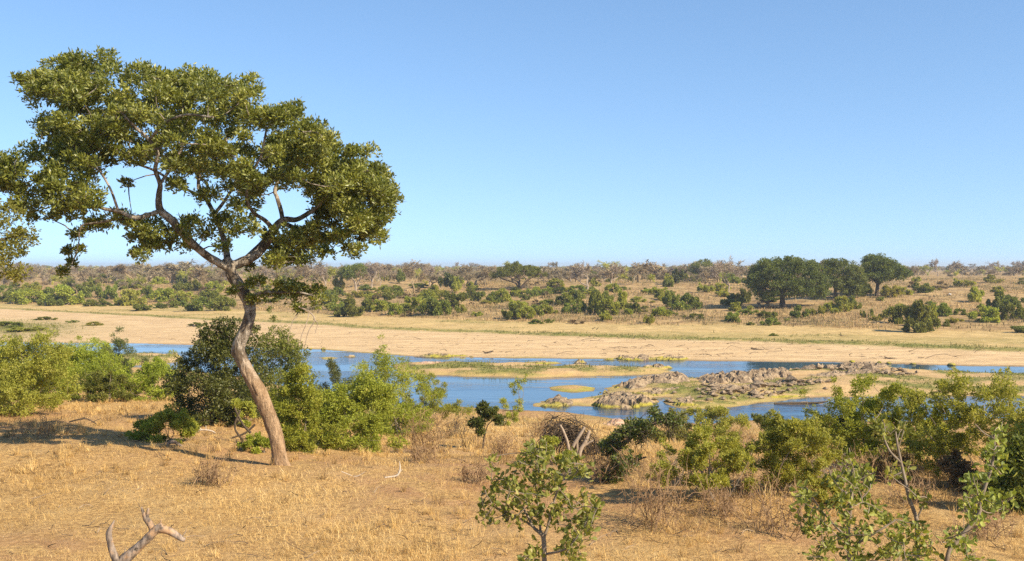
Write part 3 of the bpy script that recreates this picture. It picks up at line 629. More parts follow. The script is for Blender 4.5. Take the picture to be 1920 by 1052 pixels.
    for c, r in zip(C[::2], R[::2]):          # fine twigs inside the clumps
        for _ in range(2): e = c + rdir(1)[0] * r * .9; twig(tr, c, e, .007, .003, .15, 3)
    tr.shift(base); cr.shift(base)
    tr.build('trunk', BARK, root, True); cr.build('crown', LM['main'], root)
    for L in ([(560, 575, 3, -.5), (580, 585, 3, -.5), (590, 600, 2.4, -.5), (578, 622, 1.6, -.5), (570, 655, 1, -.5)], [(580, 585, 2.6, -.5), (575, 605, 2, -.6), (565, 630, 1.3, -.6), (562, 650, .9, -.6)], [(560, 585, 2, -.4), (548, 605, 1.5, -.4), (541, 632, 1, -.4), (540, 645, .8, -.4)], [(588, 598, 2, -.5), (595, 608, 1.5, -.4), (591, 625, 1, -.4)], [(573, 580, 1.8, -.5), (598, 572, 1.2, -.6)],
              [(466, 620, 2, .1), (478, 632, 1.6, .1), (483, 640, 1.2, .1), (476, 655, .8, .1)]):
        db = MB(); tube(db, crom(pxs(L), 4), 5, 0, .05); db.shift(base).build('dead_branch', TWB, root)
    tag(root, 'large leaning tree with twisted bare trunk and wide one-sided crown', 'tree')
main_tree()

def left_tree():
    Y = 22.; base = np.array([(-190 - U0) / F * Y, Y, 0]); base[2] = tz(base[0], base[1]); root = empty('savanna_tree', base); tr, cr = MB(), MB()
    vb = V0 - base[2] / Y * F
    L = [[(-190, vb + 5, 34), (-195, vb - 120, 28), (-180, 620, 26), (-170, 540, 22), (-190, 470, 14), (-215, 400, 8), (-220, 330, 4)], [(-170, 545, 16), (-120, 500, 12), (-60, 470, 9), (0, 450, 6), (40, 440, 3)], [(-120, 500, 9), (-60, 500, 7), (0, 495, 4), (25, 500, 2)], [(-180, 500, 10), (-140, 440, 8, .5), (-80, 400, 5, .7), (-20, 400, 3, .7)]]
    sk = []
    for l in L: pa = crom(pxs(l, Y), 5); tube(tr, pa, 10, 0, .08); sk.append(pa)
    q = sample_poly([(-330, 380), (-260, 300), (-150, 270), (-60, 320), (-10, 370), (35, 385), (55, 430), (62, 450), (40, 470), (30, 510), (38, 520), (10, 512), (-40, 520), (-100, 510), (-200, 470), (-320, 440)], 150)
    C = [P(u, v, Y + rng.uniform(-1, 1) * (1.8 if u < -20 else .7)) for u, v in q] + [P(30, 400, Y), P(50, 432, Y), P(56, 448, Y), P(36, 505, Y), P(32, 518, Y), P(20, 470, Y), P(15, 390, Y), P(5, 420, Y), P(24, 440, Y)]
    C = np.array(C); clump_leaves(cr, C, rng.uniform(.14, .27, len(C)), 26, 7, .07, .03, flat=.8, upb=.3, droop=.2); ramify(tr, np.vstack(sk), C, .02, .005)
    tr.shift(base).build('trunk', BARK, root, True); cr.shift(base).build('crown', LM['yellow'], root)
    tag(root, 'yellowish tree at the left edge of the frame, only its branch tips in view', 'tree')
left_tree()

# ------------------------------------------------------------------ near and middle shrubs
# u, v of the foot, width px, height px, kind, leaf colour, leaves, leaf size, extra, name, label
SH = 'shrubs along the near bank'
NEAR = [
 (120, 722, 120, 84, 'mound', 'light', 8000, .085, {}, 'shrub', 'bright shrub tops between the olive shrub and the dark round shrub'),
 (190, 728, 110, 78, 'mound', 'mid', 7000, .085, {}, 'shrub', 'green shrub hidden behind the bright thicket on the left'),
 (-40, 735, 150, 110, 'mound', 'light', 7000, .085, {}, 'shrub', 'bright shrub behind the thicket cut by the left frame edge'),
 (60, 760, 120, 70, 'mound', 'light', 8000, .075, {}, 'shrub', 'bright green growth at the foot of the big olive shrub on the left'),
 (325, 742, 90, 86, 'loose', 'light', 7000, .075, {}, 'shrub', 'bright shrub touching the left side of the large dark leafy shrub'),
 (170, 700, 120, 66, 'mound', 'light', 8000, .085, {}, 'shrub', 'bright green shrub top left of the dark round shrub'),
 (20, 715, 130, 84, 'mound', 'mid', 8000, .085, {}, 'shrub', 'green shrub tops behind the thicket at the left frame edge'),
 (455, 800, 60, 60, 'mound', 'olive', 3500, .075, {'open_': .5}, 'shrub', 'small olive shrub in the gap behind the leaning trunk'),
 (600, 835, 90, 110, 'loose', 'light', 8000, .065, {}, 'shrub', 'light green shrub between the two light shrubs right of the trunk'),
 (700, 790, 110, 120, 'mound', 'light', 9000, .07, {}, 'shrub', 'light green shrub behind the widest shrub of the thicket'),
 (38, 777, 190, 150, 'mound', 'olive', 19000, .075, {}, 'shrub', 'big olive shrub at the left frame edge, brownish and dense'),
 (-95, 770, 190, 140, 'mound', 'mid', 9000, .075, {}, 'shrub', 'green shrub cut off by the left frame edge'),
 (150, 748, 175, 112, 'mound', 'light', 15000, .075, {}, 'shrub', 'bright green shrub right of the big olive shrub on the left'),
 (95, 735, 150, 112, 'mound', 'mid', 10000, .08, {}, 'shrub', 'green shrub rising behind the olive shrub at the left'),
 (226, 705, 84, 88, 'mound', 'dark', 7000, .10, {}, 'shrub', 'dark round shrub standing above the bright left thicket by the water'),
 (276, 752, 130, 84, 'mound', 'light', 12000, .075, {}, 'shrub', 'bright low shrub between the dark round shrub and the leaning tree thicket'),
 (205, 752, 90, 60, 'mound', 'mid', 7000, .075, {}, 'shrub', 'low green shrub under the dark round shrub'),
 (412, 792, 200, 186, 'mound', 'dark', 27000, .085, {'nst': 9, 'stem_r': .04, 'shoots': .15}, 'shrub', 'large dark leafy shrub left of the leaning trunk'),
 (520, 792, 160, 184, 'mound', 'mid', 20000, .08, {'nst': 7, 'stem_r': .035, 'shoots': .2}, 'shrub', 'tall green shrub directly behind the leaning trunk'),
 (312, 829, 128, 62, 'mound', 'light', 9000, .07, {}, 'shrub', 'small bright green bush alone on the dry grass left of the trunk'),
 (478, 846, 66, 40, 'mound', 'light', 3200, .06, {}, 'shrub', 'tiny low bush at the left foot of the leaning trunk'),
 (565, 843, 120, 150, 'mound', 'light', 16000, .065, {}, 'shrub', 'light green shrub just right of the leaning trunk base'),
 (672, 843, 190, 142, 'mound', 'light', 23000, .065, {}, 'shrub', 'widest light green shrub in the thicket right of the leaning tree'),
 (625, 765, 90, 90, 'mound', 'dark', 7000, .09, {}, 'shrub', 'small dark shrub against the river behind the light green thicket'),
 (722, 815, 170, 160, 'mound', 'light', 19000, .07, {'nst': 5, 'stem_r': .04, 'shoots': .3}, 'shrub', 'tallest light shrub with pale forked branches at the thicket top'),
 (805, 803, 130, 106, 'mound', 'light', 9500, .075, {'open_': .6}, 'shrub', 'thin green shrub at the right end of the thicket by the water'),
 (760, 815, 90, 70, 'mound', 'light', 7000, .07, {}, 'shrub', 'low light shrub beneath the thicket right end'),
 (907, 842, 66, 104, 'tree', 'dark', 4200, .095, {'nst': 2, 'stem_r': .035, 'open_': .5}, 'sapling', 'small dark tree with thin trunk standing on open dry grass near water'),
 (945, 800, 50, 52, 'mound', 'olive', 1800, .08, {'open_': 1}, 'shrub', 'pale sparse shrub right behind the small dark tree'),
 (973, 772, 44, 95, 'vase', 'olive', 1700, .10, {'nst': 5, 'stem_r': .03, 'open_': 1.2}, 'shrub', 'thin upright shrub standing before the river rocks'),
 (1318, 938, 190, 150, 'loose', 'olive', 14000, .065, {'nst': 4, 'stem_r': .03, 'open_': .3, 'skirt': .2, 'shoots': .55, 'open_': 1.2}, 'shrub', 'sparse olive shrub with leaning pale stems beside the dark vine arch'),
 (1335, 822, 150, 62, 'mound', 'olive', 7000, .10, {'open_': .5}, 'shrub', 'low olive shrub along the water behind the leaning stems'),
 (1255, 830, 110, 58, 'mound', 'yellow', 5000, .10, {'open_': .5}, 'shrub', 'yellowish shrub at the water edge right of the pink rock'),
 (1480, 925, 185, 172, 'loose', 'olive', 24000, .065, {'nst': 6, 'stem_r': .028, 'skirt': .1, 'shoots': .45, 'open_': .9}, 'shrub', 'dense rounded olive shrub in the right middle ground'),
 (1440, 832, 80, 88, 'vase', 'mid', 4500, .10, {'open_': .9}, 'shrub', 'thin shrub rising against water behind the rounded olive shrub'),
 (1640, 875, 235, 190, 'loose', 'light', 23000, .07, {'nst': 7, 'stem_r': .032, 'skirt': .14, 'shoots': .5, 'open_': 1.}, 'shrub', 'tall spreading green shrub before the river on the right'),
 (1590, 850, 110, 90, 'mound', 'dark', 6000, .09, {'open_': .5}, 'shrub', 'dark lower shrub under the tall spreading green shrub'),
 (1830, 905, 245, 222, 'loose', 'olive', 24000, .07, {'nst': 7, 'stem_r': .032, 'skirt': .12, 'shoots': .5, 'open_': 1.}, 'shrub', 'tallest feathery shrub near the right frame edge'),
 (1735, 862, 110, 100, 'mound', 'olive', 8000, .08, {'open_': .5}, 'shrub', 'green shrub filling the gap between the two tall right shrubs'),
 (1905, 958, 120, 130, 'mound', 'mid', 11000, .08, {}, 'shrub', 'dark green low shrub at the right frame edge'),
 (1985, 930, 160, 220, 'mound', 'olive', 10000, .09, {}, 'shrub', 'shrub cut off by the right frame edge'),
 (1690, 905, 70, 60, 'mound', 'brown', 2500, .08, {'open_': .8}, 'dry_shrub', 'withered brown bush in the shade under the right shrubs'),
 (1790, 918, 80, 66, 'mound', 'brown', 2500, .08, {'open_': .8}, 'dry_shrub', 'withered brown bush below the tallest feathery shrub'),
 (1150, 845, 50, 34, 'mound', 'yellow', 1000, .07, {'open_': .8}, 'shrub', 'tiny yellow shrub left of the dark vine arch'),
 (1035, 872, 80, 50, 'mound', 'light', 2400, .075, {'open_': .9}, 'shrub', 'pale low shrub just behind the young broad-leaved sapling'),
 (1560, 950, 70, 44, 'mound', 'olive', 2000, .07, {'open_': .9}, 'shrub', 'pale low bush on dry grass behind the front right sapling'),
]
for u, v, w, h, kind, lm, nl, ls, ex, name, lab in NEAR:
    b = at(u, v); s = b[1] / F; ls *= .8 if kind == 'loose' else 1; nl *= 1.35 if kind == 'loose' else 1; st, fo = bush(w * s * 1.08, h * s * (1.1 if kind == 'mound' else 1.0), ls * 1.05 * max(1, (s * F / 40)) ** .5, ls * .46, int(nl * (1.1 if kind == 'mound' else .6)), kind, **ex)
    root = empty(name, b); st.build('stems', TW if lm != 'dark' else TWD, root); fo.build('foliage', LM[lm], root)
    tag(root, lab, 'sapling' if name == 'sapling' else 'bush', SH)

# leafless brown brush between the grass
DRY = [(1300, 905, 90, 60, TW, 'grey dry stems under the sparse olive shrub'), (1415, 935, 90, 60, TWBR, 'brown dry brush between the leaning stems and the rounded olive shrub'), (1555, 915, 90, 60, TW, 'grey dry stems right of the rounded olive shrub'), (1710, 945, 110, 56, TWBR, 'brown dry brush on shaded ground below the right shrubs'), (1010, 820, 70, 40, TWBR, 'dry brush between the small dark tree and the dead heap'), (1390, 860, 80, 50, TWBR, 'dry brush behind the rounded olive shrub on the left side'), (805, 848, 90, 80, TWBR, 'leafless brown brush right of the light green thicket'), (850, 822, 60, 40, TWD, 'dark dry brush mound left of the small dark tree'), (1225, 990, 150, 125, TWBR, 'leafless brown bush under the dark vine arch'), (1455, 1000, 140, 80, TWBR, 'dark tangled dry bush at the foot of the olive shrubs'), (1360, 968, 110, 60, TWBR, 'low dry bush beneath the leaning pale stems'), (395, 912, 80, 55, TWBR, 'dry weed stalks in front of the leaning tree'), (940, 858, 70, 50, TWBR, 'dry brush right of the small dark tree trunk'), (785, 868, 80, 36, TWBR, 'low dry brush in front of the light green thicket'), (1130, 905, 60, 60, TWBR, 'dry stalks left of the dark vine arch'), (70, 820, 120, 36, TWBR, 'grey dry brush in the crown shade at the left'), (890, 905, 80, 44, TWBR, 'dry stalks left of the broad-leaved sapling'), (1640, 900, 100, 60, TWBR, 'dry stalks in shade under the spreading green shrub'), (1850, 1010, 120, 60, TWBR, 'dry grass stalks at the lower right')]
for u, v, w, h, m, lab in DRY:
    b = at(u, v); s = b[1] / F; w *= s; h *= s; mb = MB()
    for _ in range(32):
        p = np.array([rng.normal() * w * .22, rng.normal() * w * .2, -.03]); e = p + np.array([rng.normal() * w * .2, rng.normal() * w * .2, h * rng.uniform(.5, 1.05)])
        twig(mb, p, e, .009, .004, .15, 3, tint=rng.random())
        for _ in range(7):
            a = p + (e - p) * rng.uniform(.25, 1); twig(mb, a, a + (rdir(1)[0] + [0, 0, .4]) * h * rng.uniform(.15, .35), .006, .003, .2, 3, k=2, tint=rng.random())
    o = mb.build('dry_shrub', m); o.location = tuple(b); tag(o, lab, 'dry bush', 'leafless brush on the near slope')

# dead tree heap, bleached logs, vine arch
def heap():
    b = at(1066, 858); s = b[1] / F; mb = MB(); lg = MB(); root = empty('brush_heap', b)
    for i in range(760):
        a = rng.uniform(.05, 3.09); rr = 66 * s * rng.uniform(.45, 1.02) * (.86 + .2 * math.sin(a * 5 + 1) * math.sin(a * 2.3)); d = rng.uniform(-.9, .9) * 30 * s
        p = np.array([math.cos(a) * rr, d, math.sin(a) * rr * 1.2]); a2 = a + rng.normal() * .5
        q = np.array([math.cos(a2) * rr * 1.05, d + rng.normal() * .3, max(.02, math.sin(a2) * rr * 1.18)]) + rdir(1)[0] * rng.exponential(.14); q[2] = max(q[2], .02)
        twig(mb, p, q, .013, .004, .22, 3, tint=rng.random())
    for i in range(60):
        p = np.array([rng.normal() * 30 * s, rng.normal() * .4, 0]); twig(mb, p, p + [rng.normal() * .3, rng.normal() * .3, rng.uniform(.4, 1.3)], .012, .004, .2, 3)
    Yb = b[1] - .7
    for L in ([(1065, 866, 7), (1074, 838, 7), (1086, 818, 7), (1096, 801, 5)], [(1069, 862, 6), (1064, 830, 6), (1056, 808, 5), (1050, 797, 4)], [(1085, 868, 8), (1088, 845, 8), (1098, 828, 7), (1105, 808, 5)], [(1088, 840, 5), (1112, 826, 4)], [(1084, 862, 5), (1082, 836, 5), (1083, 822, 4)]):
        k = MB(); tube(k, crom(pxs(L, Yb), 4), 8, 0, .12); k.shift(b).build('log', TWB, root, True)
    mb.build('twigs', TWD, root); tag(root, 'mound of dead brown twigs with bleached split logs', 'dead brush')
heap()

def arch():
    b = at(1160, 905); root = empty('vine_shrub', b); st, fo = MB(), MB(); Y = b[1]
    L = [[(1160, 912, 9), (1158, 880, 8), (1152, 850, 9), (1165, 835, 9), (1178, 825, 8), (1200, 805, 7), (1235, 792, 5), (1270, 785, 3)], [(1155, 862, 6), (1180, 870, 6, -.4), (1200, 860, 5, -.5), (1212, 857, 3, -.6)], [(1155, 850, 6), (1142, 835, 4), (1133, 826, 2)], [(1165, 842, 5), (1160, 815, 4), (1178, 795, 3)]]
    sk = []
    for l in L: pa = crom(pxs(l, Y), 6); tube(st, pa, 7, 0, .14); sk.append(pa)
    C = [P(u + rng.normal() * 7, v + rng.normal() * 7, Y + rng.normal() * .35) for u, v in [(1150, 850), (1160, 830), (1170, 815), (1180, 808), (1195, 800), (1210, 795), (1225, 790), (1240, 786), (1255, 785), (1272, 786), (1205, 806), (1188, 818), (1150, 885), (1156, 872), (1165, 868), (1150, 895), (1140, 828), (1180, 865)] for _ in range(3)]
    C = np.array(C); clump_leaves(fo, C, rng.uniform(.09, .2, len(C)), 11, 7, .085, .04); ramify(st, np.vstack(sk), C, .012, .004, 3)
    for c in C: 
        for _ in range(6): twig(st, c, c + rdir(1)[0] * .35 - [0, 0, .12], .006, .003, .3, 3)
    st.shift(b).build('stems', TWD, root, True); fo.shift(b).build('foliage', LM['dark'], root)
    tag(root, 'dark arching shrub hung with tangled vines beside the dead heap', 'bush')
arch()

# ------------------------------------------------------------------ front saplings with broad leaves
def sapling(u, Y, stems, regions, nt, leafL, leafW, lm, lab, per=9, dsp=.35, bark_=TW):
    x = (u - U0) / F * Y; b = np.array([x, Y, tz(x, Y)]); vb = V0 - b[2] / Y * F; root = empty('sapling', b); st, fo = MB(), MB(); sk = []
    for l in stems:
        l = [(p[0], vb + 3 if p[1] == 'b' else p[1]) + tuple(p[2:]) for p in l]; pa = crom(pxs(l, Y), 6); tube(st, pa, 7, 0, .1); sk.append(pa)
    S = np.vstack(sk); T = []
    for poly, k in zip(regions, nt): T += [P(a, c, Y + rng.normal() * dsp) for a, c in sample_poly(poly, k)]
    T = np.array(T); ramify(st, S, T, .012, .004, 4, 0, .1)
    B, D = [], []
    for t in T:
        a = S[np.argmin(np.linalg.norm(S[:, :3] - t, axis=1)), :3]; d = nrm(t - a + np.array([0, 0, .1]) + rng.normal(size=3) * .1)
        for _ in range(per):
            B.append(t - d * rng.random() * .16 + rng.normal(size=3) * .02); D.append(nrm(d * .5 + rdir(1)[0] * .9 + np.array([0, 0, .25])))
    B = np.array(B); D = np.array(D); n = len(B); leaves(fo, B, D, leafL * rng.uniform(.6, 1.2, n), leafW * rng.uniform(.7, 1.2, n), 0, None, .15, 'broad')
    st.shift(b).build('stems', bark_, root, True); fo.shift(b).build('foliage', LM[lm], root); tag(root, lab, 'sapling')
sapling(1020, 12.6, [[(1022, 'b', 11), (1021, 1060, 10), (1019, 1010, 9), (1014, 1000, 8), (1000, 988, 6, .1), (985, 960, 4, .2), (965, 930, 3, .2), (945, 900, 2, .2)], [(1019, 1008, 7), (1028, 985, 6), (1035, 955, 5), (1045, 920, 4, -.1), (1060, 890, 3, -.1), (1080, 870, 2, -.1)], [(1000, 988, 5, .1), (985, 978, 4, .2), (950, 960, 3, .3), (915, 945, 2, .3)], [(1014, 1000, 5), (1010, 960, 4, .3), (1005, 900, 3, .4), (1008, 850, 2, .4)], [(1021, 1040, 5), (1060, 1030, 4, -.2), (1080, 1010, 3, -.3), (1100, 980, 2, -.3)], [(1035, 955, 3), (1070, 950, 2.5, .3), (1105, 930, 2, .3)]],
        [[(905, 870), (935, 850), (960, 870), (1000, 820), (1030, 830), (1040, 860), (1080, 850), (1110, 870), (1095, 890), (1030, 900), (960, 920), (920, 900)], [(890, 925), (930, 905), (1000, 905), (1060, 905), (1120, 935), (1130, 975), (1100, 1000), (1060, 985), (990, 975), (940, 985), (900, 975)], [(1050, 1000), (1110, 980), (1120, 1010), (1085, 1060), (1060, 1050)], [(965, 1035), (1005, 1025), (1010, 1065), (970, 1065)]], [70, 90, 20, 12], .088, .047, 'broad', 'young broad-leaved sapling in the front centre of the dry grass', per=8)
sapling(1588, 12.2, [[(1590, 'b', 9), (1592, 1060, 8), (1590, 1000, 7), (1596, 940, 7), (1597, 900, 6), (1598, 875, 4), (1592, 840, 2)], [(1590, 1010, 5), (1560, 980, 4, .2), (1535, 950, 3, .2), (1515, 920, 2, .2)], [(1591, 1030, 5), (1640, 1000, 4, -.2), (1680, 975, 3, -.2)], [(1596, 930, 4), (1575, 915, 3), (1560, 895, 2), (1555, 880, 1.5)], [(1595, 950, 3), (1620, 930, 2.5), (1632, 915, 2)]],
        [[(1490, 935), (1540, 940), (1600, 930), (1660, 950), (1700, 965), (1760, 1000), (1740, 1070), (1520, 1070), (1500, 1000)], [(1575, 850), (1605, 840), (1640, 880), (1640, 930), (1580, 930), (1550, 900)], [(1480, 905), (1500, 900), (1530, 945), (1500, 950)]], [150, 34, 10], .085, .045, 'broad', 'broad-leaved sapling with leafy bushy base at the front right', per=8)
sapling(1722, 12.8, [[(1722, 'b', 10), (1720, 1060, 8), (1719, 1000, 8), (1718, 972, 8), (1705, 935, 7), (1697, 900, 6), (1690, 870, 5), (1682, 830, 4), (1678, 800, 2)], [(1690, 868, 5), (1668, 845, 4), (1655, 815, 3), (1640, 785, 2)], [(1718, 975, 4), (1728, 955, 3), (1736, 940, 2)], [(1692, 885, 3), (1675, 893, 2), (1665, 900, 1.5)], [(1684, 840, 3), (1692, 815, 2), (1698, 790, 1.5)]],
        [[(1632, 770), (1655, 765), (1665, 800), (1690, 780), (1700, 800), (1690, 830), (1660, 840), (1640, 810)], [(1665, 870), (1710, 870), (1700, 900), (1665, 905)], [(1715, 925), (1740, 925), (1738, 945), (1720, 945)]], [30, 10, 6], .085, .05, 'broad', 'tall thin sapling with few leaves and long bare grey stem', per=6)
sapling(1775, 12.4, [[(1772, 'b', 10), (1775, 1055, 9), (1795, 1015, 8), (1815, 990, 8), (1835, 965, 8), (1838, 945, 7), (1848, 910, 6), (1858, 880, 5), (1864, 845, 5), (1864, 815, 3)], [(1863, 822, 3), (1845, 812, 2.5), (1828, 795, 2)], [(1864, 830, 2.5), (1875, 805, 2), (1880, 790, 1.5)], [(1838, 955, 4), (1855, 962, 3), (1875, 955, 2)], [(1860, 870, 3), (1878, 890, 2)], [(1838, 948, 3), (1822, 920, 2.5), (1818, 890, 2)]],
        [[(1800, 900), (1835, 890), (1850, 930), (1870, 900), (1878, 950), (1850, 985), (1800, 970)], [(1840, 840), (1885, 830), (1890, 880), (1850, 890)], [(1770, 1000), (1790, 985), (1850, 1000), (1845, 1060), (1780, 1060)], [(1855, 805), (1885, 800), (1885, 830), (1855, 830)], [(1875, 930), (1905, 930), (1900, 945), (1878, 945)]], [38, 20, 20, 6, 5], .088, .05, 'broad', 'curved-stem sapling with rounded leaves at the lower right', per=7)

# ------------------------------------------------------------------ deadwood on the near ground
SM = stump_mat()
def deadwood():
    Y = 15.4; x = (240 - U0) / F * Y; b = np.array([x, Y, tz(x, Y)]); root = empty('dead_branch', b); mb = MB()
    tube(mb, crom(pxs([(195, 1105, 29), (222, 1062, 25), (240, 1043, 22), (262, 1024, 17), (280, 1006, 17), (296, 990, 15), (304, 986, 11)], Y), 6), 14, 0, .14)
    tube(mb, crom(pxs([(298, 993, 12), (312, 994, 14), (327, 1001, 12), (342, 1011, 9), (347, 1010, 4)], Y), 5), 11, 0, .12)
    mb.shift(b).build('main_limb', SM, root, True)
    for L in ([(290, 998, 17, .05), (283, 985, 15, .05), (274, 973, 13, .05), (269, 962, 8, .05), (265, 951, 4, .05)], [(225, 1066, 22, -.05), (216, 1045, 19, -.05), (208, 1022, 16, -.05), (204, 1000, 14, -.05), (210, 985, 8, -.05), (214, 976, 3, -.05)]):
        k = MB(); tube(k, crom(pxs([(p[0], p[1], p[2] * .82) + tuple(p[3:]) for p in L], Y), 6), 11, 0, .18); k.shift(b).build('branch_stub', SM, root, True)
    for L in ([(275, 972, 7, .05), (277, 962, 7, .05), (278, 953, 4, .05)], [(300, 986, 3), (302, 977, 2), (302.5, 972, 1)], [(343, 1005, 2), (348, 997, 1.4), (350, 990, .8)], [(234, 1036, 2), (235, 1028, 1)]): k = MB(); tube(k, crom(pxs(L, Y), 4), 7, 0, .1); k.shift(b).build('twig', SM, root, True)
    tag(root, 'weathered forked dead branch lying at the lower left corner', 'dead branch')
deadwood()
def stick(pts_list, v0, mat, name, lab, cat='branch'):
    b = at(pts_list[0][0][0], v0); mb = MB()
    for L in pts_list: tube(mb, crom(pxs(L, b[1]), 4), 7, 0, .1)
    o = mb.shift(b).build(name, mat, None, True); o.location = tuple(b); tag(o, lab, cat, 'fallen branches on the near slope')
stick([[(722, 896, 4), (740, 893, 4), (747, 889, 4), (750, 878, 3), (749, 865, 1.6)], [(747, 889, 2.5), (754, 880, 1.5)]], 896, PALE, 'fallen_branch', 'white broken branch standing in the dry grass right of the tree')
stick([[(314, 834, 6), (320, 829, 7), (330, 830, 7), (343, 840, 5)]], 838, SM, 'fallen_branch', 'short curved grey log in front of the small bright bush')
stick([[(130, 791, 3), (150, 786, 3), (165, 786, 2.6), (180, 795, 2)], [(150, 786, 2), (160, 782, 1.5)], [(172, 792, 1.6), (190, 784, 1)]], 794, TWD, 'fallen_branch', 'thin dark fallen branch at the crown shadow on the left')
stick([[(366, 812, 3), (378, 806, 3), (396, 808, 3), (404, 812, 2)], [(378, 806, 2), (373, 800, 1.5)], [(386, 808, 2), (386, 798, 1.3)]], 813, PALE, 'fallen_branch', 'pale forked branch under the large dark shrub')
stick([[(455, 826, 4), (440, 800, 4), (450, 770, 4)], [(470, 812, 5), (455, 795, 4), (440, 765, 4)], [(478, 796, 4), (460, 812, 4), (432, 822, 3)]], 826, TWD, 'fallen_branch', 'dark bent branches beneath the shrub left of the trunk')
stick([[(663, 894, 1.6), (672, 892, 1.6), (684, 885, 1)], [(640, 884, 1.4), (660, 892, 1)]], 894, PALE, 'fallen_branch', 'thin pale twig on dry grass left of the white broken branch')
stick([[(1452, 757, 5), (1490, 756, 5), (1530, 755, 4), (1552, 753, 3)]], 759, TWD, 'driftwood', 'dark driftwood log lying across the water on the right', 'driftwood')
for L, v, lab in (([[(1658, 669, 2), (1668, 672, 2), (1690, 674, 1.2)]], 673, 'long thin driftwood branch on sand above the right reach'), ([[(1408, 653, 3), (1420, 655, 3), (1432, 656, 2)], [(1412, 656, 2), (1418, 652, 1)]], 656, 'dark driftwood heap on sand in the centre right'), ([[(908, 662, 3), (918, 660, 3), (925, 658, 2)], [(905, 659, 2), (915, 662, 1.4)]], 663, 'dark driftwood pile on the sand above the grassy bar'), ([[(1575, 628, 2), (1580, 630, 2), (1590, 630, 1)], [(1577, 627, 1), (1575, 623, .8)]], 630, 'small driftwood snag on the grass terrace'), ([[(1110, 617, 1.6), (1116, 614, 1.2)], [(1118, 618, 1.6), (1122, 614, 1)]], 619, 'pair of short snags on the terrace below the bushes')):
    stick(L, v, TWD, 'driftwood', lab, 'driftwood')

# ------------------------------------------------------------------ rocks
def outcrop(pxpoly, h, lab, mat=ROCK, cell=1.1, z0=None):
    Q = np.array([P(u, v, yd(v, ZW if z0 is None else z0))[:2] for u, v in pxpoly]); lo, hi = Q.min(0) - .6, Q.max(0) + .6
    st = .15; xs = np.arange(lo[0], hi[0], st); ys_ = np.arange(lo[1], hi[1], st * 1.3); X, Y = np.meshgrid(xs, ys_, indexing='ij')
    X = X + rng.normal(size=X.shape) * st * .18; Y = Y + rng.normal(size=X.shape) * st * .18
    D = sdist(X, Y, Q) + fbm(X * .6, Y * .6, 3, 120) * .7; g = terrain(X.ravel(), Y.ravel())[0].reshape(X.shape)
    n = max(10, int((hi[0] - lo[0]) * (hi[1] - lo[1]) / cell * 1.7)); Z = np.full(X.shape, -.25)
    for _ in range(n):
        px, py = rng.uniform(lo, hi); a = rng.uniform(0, 6.28); hh = h * rng.uniform(.06, .62); sx, sy = rng.uniform(.22, .85), rng.uniform(.22, .6)
        dx = (X - px) * math.cos(a) + (Y - py) * math.sin(a); dy = -(X - px) * math.sin(a) + (Y - py) * math.cos(a)
        k = np.maximum(np.maximum(np.abs(dx) / sx, np.abs(dy) / sy), (np.abs(dx) / sx + np.abs(dy) / sy) * .72)
        top = hh * (1 + .3 * np.clip(dx * rng.normal() + dy * rng.normal(), -1, 1)); Z = np.maximum(Z, np.where(k < 1.6, top * np.clip((1.25 - k) * 3.4, -.4, 1), -.25))
    Z = Z + rng.normal(size=Z.shape) * .03 + fbm(X * 2.2, Y * 2.2, 3, 130) * .09 - .3 * h * (1 - sstep(.0, .07, np.abs(fbm(X * .9, Y * .9, 3, 133))))
    Z = np.where(Z > 0, Z * .9, Z); env = sstep(-.1, 1.3, D); base = np.maximum(g, ZW - .1) if z0 is None else g
    Z = base - .12 + np.where(D > -.2, (Z + .12) * env, -.3)
    nr, nc = X.shape; keep = (D > -.35); c = np.array([Q[:, 0].mean(), Q[:, 1].mean(), 0]); c[2] = ZW if z0 is None else tz(c[0], c[1])
    i = np.arange(nr - 1)[:, None] * nc; j = np.arange(nc - 1)[None, :]; Fq = np.stack([i + j, i + nc + j, i + nc + j + 1, i + j + 1], -1).reshape(-1, 4)
    Fq = Fq[keep.ravel()[Fq].all(1)]; used = np.unique(Fq); rm = np.full(nr * nc, -1); rm[used] = np.arange(len(used))
    mb = MB(); mb.add(np.stack([X.ravel(), Y.ravel(), Z.ravel()], 1)[used] - c, rm[Fq]); o = mb.build('rock_outcrop', mat); o.location = tuple(c)
    tag(o, lab, 'rocks', 'rock outcrops in the river')
outcrop([(1003, 762), (1015, 753), (1040, 748), (1075, 750), (1092, 757), (1085, 765), (1050, 768), (1015, 766)], 0.75, 'low jagged outcrop at the left tip of the rocky island')
outcrop([(1092, 763), (1110, 750), (1150, 746), (1200, 748), (1240, 755), (1242, 762), (1205, 768), (1178, 773), (1150, 771), (1120, 767)], 1.0, 'tallest craggy outcrop nearest the bank, reflected in still water')
outcrop([(1135, 730), (1180, 719), (1250, 713), (1290, 718), (1310, 728), (1240, 733), (1180, 737)], .85, 'brown outcrop behind the tallest crag, edged with algae')
outcrop([(1290, 724), (1340, 714), (1400, 706), (1480, 704), (1500, 714), (1440, 727), (1370, 732), (1310, 732)], 1.0, 'broad grey boulder field in the middle of the rocky island')
outcrop([(1462, 700), (1530, 696), (1560, 692), (1640, 690), (1695, 695), (1660, 701), (1560, 704)], .75, 'far pale outcrop on the back edge of the rocky island')
outcrop([(1102, 676), (1150, 672), (1240, 671), (1300, 673), (1290, 677), (1200, 678)], .75, 'line of dark rocks along the far sandy shore')
outcrop([(1062, 681), (1085, 677), (1112, 679), (1108, 684), (1075, 685)], 1.0, 'single hump of grey rock in mid river', cell=.7)
outcrop([(1190, 692), (1230, 689), (1272, 689), (1268, 694), (1215, 695)], .65, 'small pale rock islet right of the grey hump')
